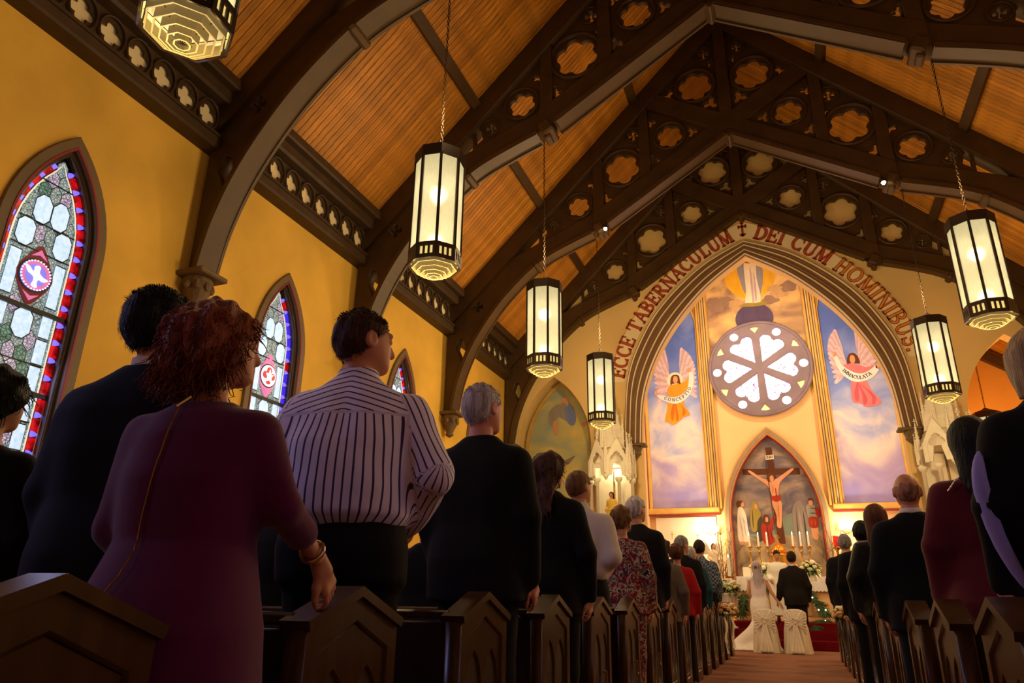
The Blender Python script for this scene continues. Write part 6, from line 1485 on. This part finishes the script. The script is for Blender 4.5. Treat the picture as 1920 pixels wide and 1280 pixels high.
# --- groom, bride, priest
K_tux = cloth('tuxedo', '16100e', .75)
person('dark-haired groom in a black suit holding the hand of the bride', .33, 17.95, 2.08, 0, arms=(((-.255, -.02, 1.13), (-.30, .0, .90)), HANG(1)), hair='short', hairc=H_dkbrown, top='suit', topm=K_tux, botm=K_tux, build=1.0, collar=K_white, h=.018, hands=[((-.1, .02, -.2), (1, 0, 0), .8), None])
K_lace = mat('bridal_lace', 'f4e8e4', .75, noise=(30, .10), bump=(45, .35), sheen=.3)
def veil_mat():
    m = mat('veil_tulle', 'f2e6f4', .9); b = m.node_tree.nodes['Principled BSDF']; b.inputs['Alpha'].default_value = .42; return m
M_veil = veil_mat()
def bride_extra(t, s):
    def sk(P):
        rows = [(.0, .40, .36, -.10), (.06, .36, .32, -.08), (.2, .27, .24, -.04), (.42, .20, .18, -.01), (.6, .185, .165, 0), (.85, .2, .17, -.01), (.98, .18, .145, -.008), (1.08, .135, .11, 0), (1.2, .15, .12, 0), (1.30, .155, .115, 0), (1.36, .15, .10, -.005), (1.40, .12, .085, -.005)]
        d = prof(P, rows, 2.1) + .006*wob(P, 12, (1, 1, .3))
        bk = ell(P, (0, -.12, 1.28), (.075, .08, .1)); d = np.maximum(d, -bk)
        tr = ell(P, (-.42, -.18, -.06), (.52, .30, .17)) + .012*wob(P, 16); tr = smin(tr, cap(P, (-.12, -.08, .35), (-.62, -.2, .0), .17, .12), .1)
        return np.maximum(smin(d, tr, .12), .004-P[..., 2])
    V, F = surfnet(sk, (-1.05, -.6, -.02), (.5, .35, 1.44), .02); obj('gown', npmesh('gown', V, F, K_lace), t)
    mb = MB(); rows_ = [(1.775, .03, .03, -.01), (1.765, .06, .07, -.01), (1.735, .09, .10, -.012), (1.68, .104, .118, -.014), (1.6, .11, .118, -.02), (1.48, .12, .115, -.04), (1.35, .135, .12, -.06), (1.2, .145, .12, -.075), (1.08, .15, .12, -.085)]; na = 40; V = []
    for i, (z_, a_, b_, c_) in enumerate(rows_):
        for k in range(na+1):
            q = PI*(1.0+k/na) if i > 3 else PI*(.85+1.3*k/na); f_ = 1+.05*math.sin(k*1.4)*min(i/4, 1); V.append((a_*f_*math.cos(q), c_+b_*f_*math.sin(q), z_+.01*math.sin(k*.9)*(i == 8)))
    mb.add(V, [(i*(na+1)+k, i*(na+1)+k+1, (i+1)*(na+1)+k+1, (i+1)*(na+1)+k) for i in range(len(rows_)-1) for k in range(na)]); mb.build('veil', M_veil, t, True)
    obj('cap_sleeve', MB().sphere((.165, -.01, 1.385), (.06, .06, .045), 10, 6).sphere((-.165, -.01, 1.385), (.06, .06, .045), 10, 6).data('cs', K_lace, True), t)
person('bride in a white lace gown with train and veil', -.44, 17.85, 1.86, 0, arms=(((-.21, 0, 1.13), (-.16, .15, .98)), ((.26, .0, 1.13), (.38, .06, .93))), hair='long', hairc=H_lbrown, skinc='d8a07c', bottom=None, female=True, h=.018, hands=[None, ((.12, .03, -.14), (-1, 0, 0), .6)], extra=bride_extra, head=(.2, .05))
K_alb = cloth('vestment', 'f0e6d0', .8)
person('dark-haired priest in cream vestments facing the couple', -.02, 19.55, 1.66, PI, z=.56, arms=(FRONT(-1), FRONT(1)), hair='short', hairc=H_dkbrown, top='dress', topm=K_alb, bottom=None, sleeve=1.0, hem=.15, build=1.1, depth=1.1, h=.02, head=(.2, -.35))
# --- statues
def statue_robes(t, s): pass
K_stat = cloth('statue_gold', 'd8b048', .6); 
person('painted robed statue with dark hair under the lit canopy', -4.08, 19.30, 1.12, PI-.25, z=2.65, hair='long', hairc=H_black, top='dress', topm=K_stat, bottom=None, hem=.05, sleeve=1.0, arms=(FRONT(-1), FRONT(1)), h=.03, name='statue', cat='statue', skinc='c08058')
def wings(t, s):
    for sd in (-1, 1):
        for k in range(9):
            a = .25+k*.17; L_ = .75-.035*k; d = Vector((sd*math.cos(1.35-a*.9), -.3, math.sin(1.35-a*.9))); p = Vector((sd*.05, -.1, 1.35)); q = p+d*L_; u = d.cross(Vector((0, 1, 0))).normalized()*.045
            obj('wing_feather', MB().add([p-u*.4, p+d*L_*.5+u, q, p+d*L_*.5-u, p+d*L_*.5+Vector((0, .03, 0))], [(0, 1, 4), (1, 2, 4), (2, 3, 4), (3, 0, 4), (3, 2, 1, 0)]).data('f', P_cream), t)
K_stat2 = cloth('statue_cream', 'ecd8b4', .6)
t = empty('pedestal', (-1.75, 21.9, .4), 'cream pedestal under the angel statue', 'pedestal'); obj('column', MB().lathe([(.25, 0), (.25, .1), (.18, .14), (.16, .85), (.2, .92), (.25, 1.0), (.25, 1.06)], 12).data('c', M_marble), t)
person('cream winged angel statue left of the altar', -1.75, 21.9, 1.12, PI+.5, z=1.46, hair='chin', hairc=H_lbrown, top='dress', topm=K_stat2, bottom=None, hem=.05, sleeve=.9, arms=(FRONT(-1), FRONT(1)), h=.03, name='statue', cat='statue', extra=wings, skinc='e0b088')
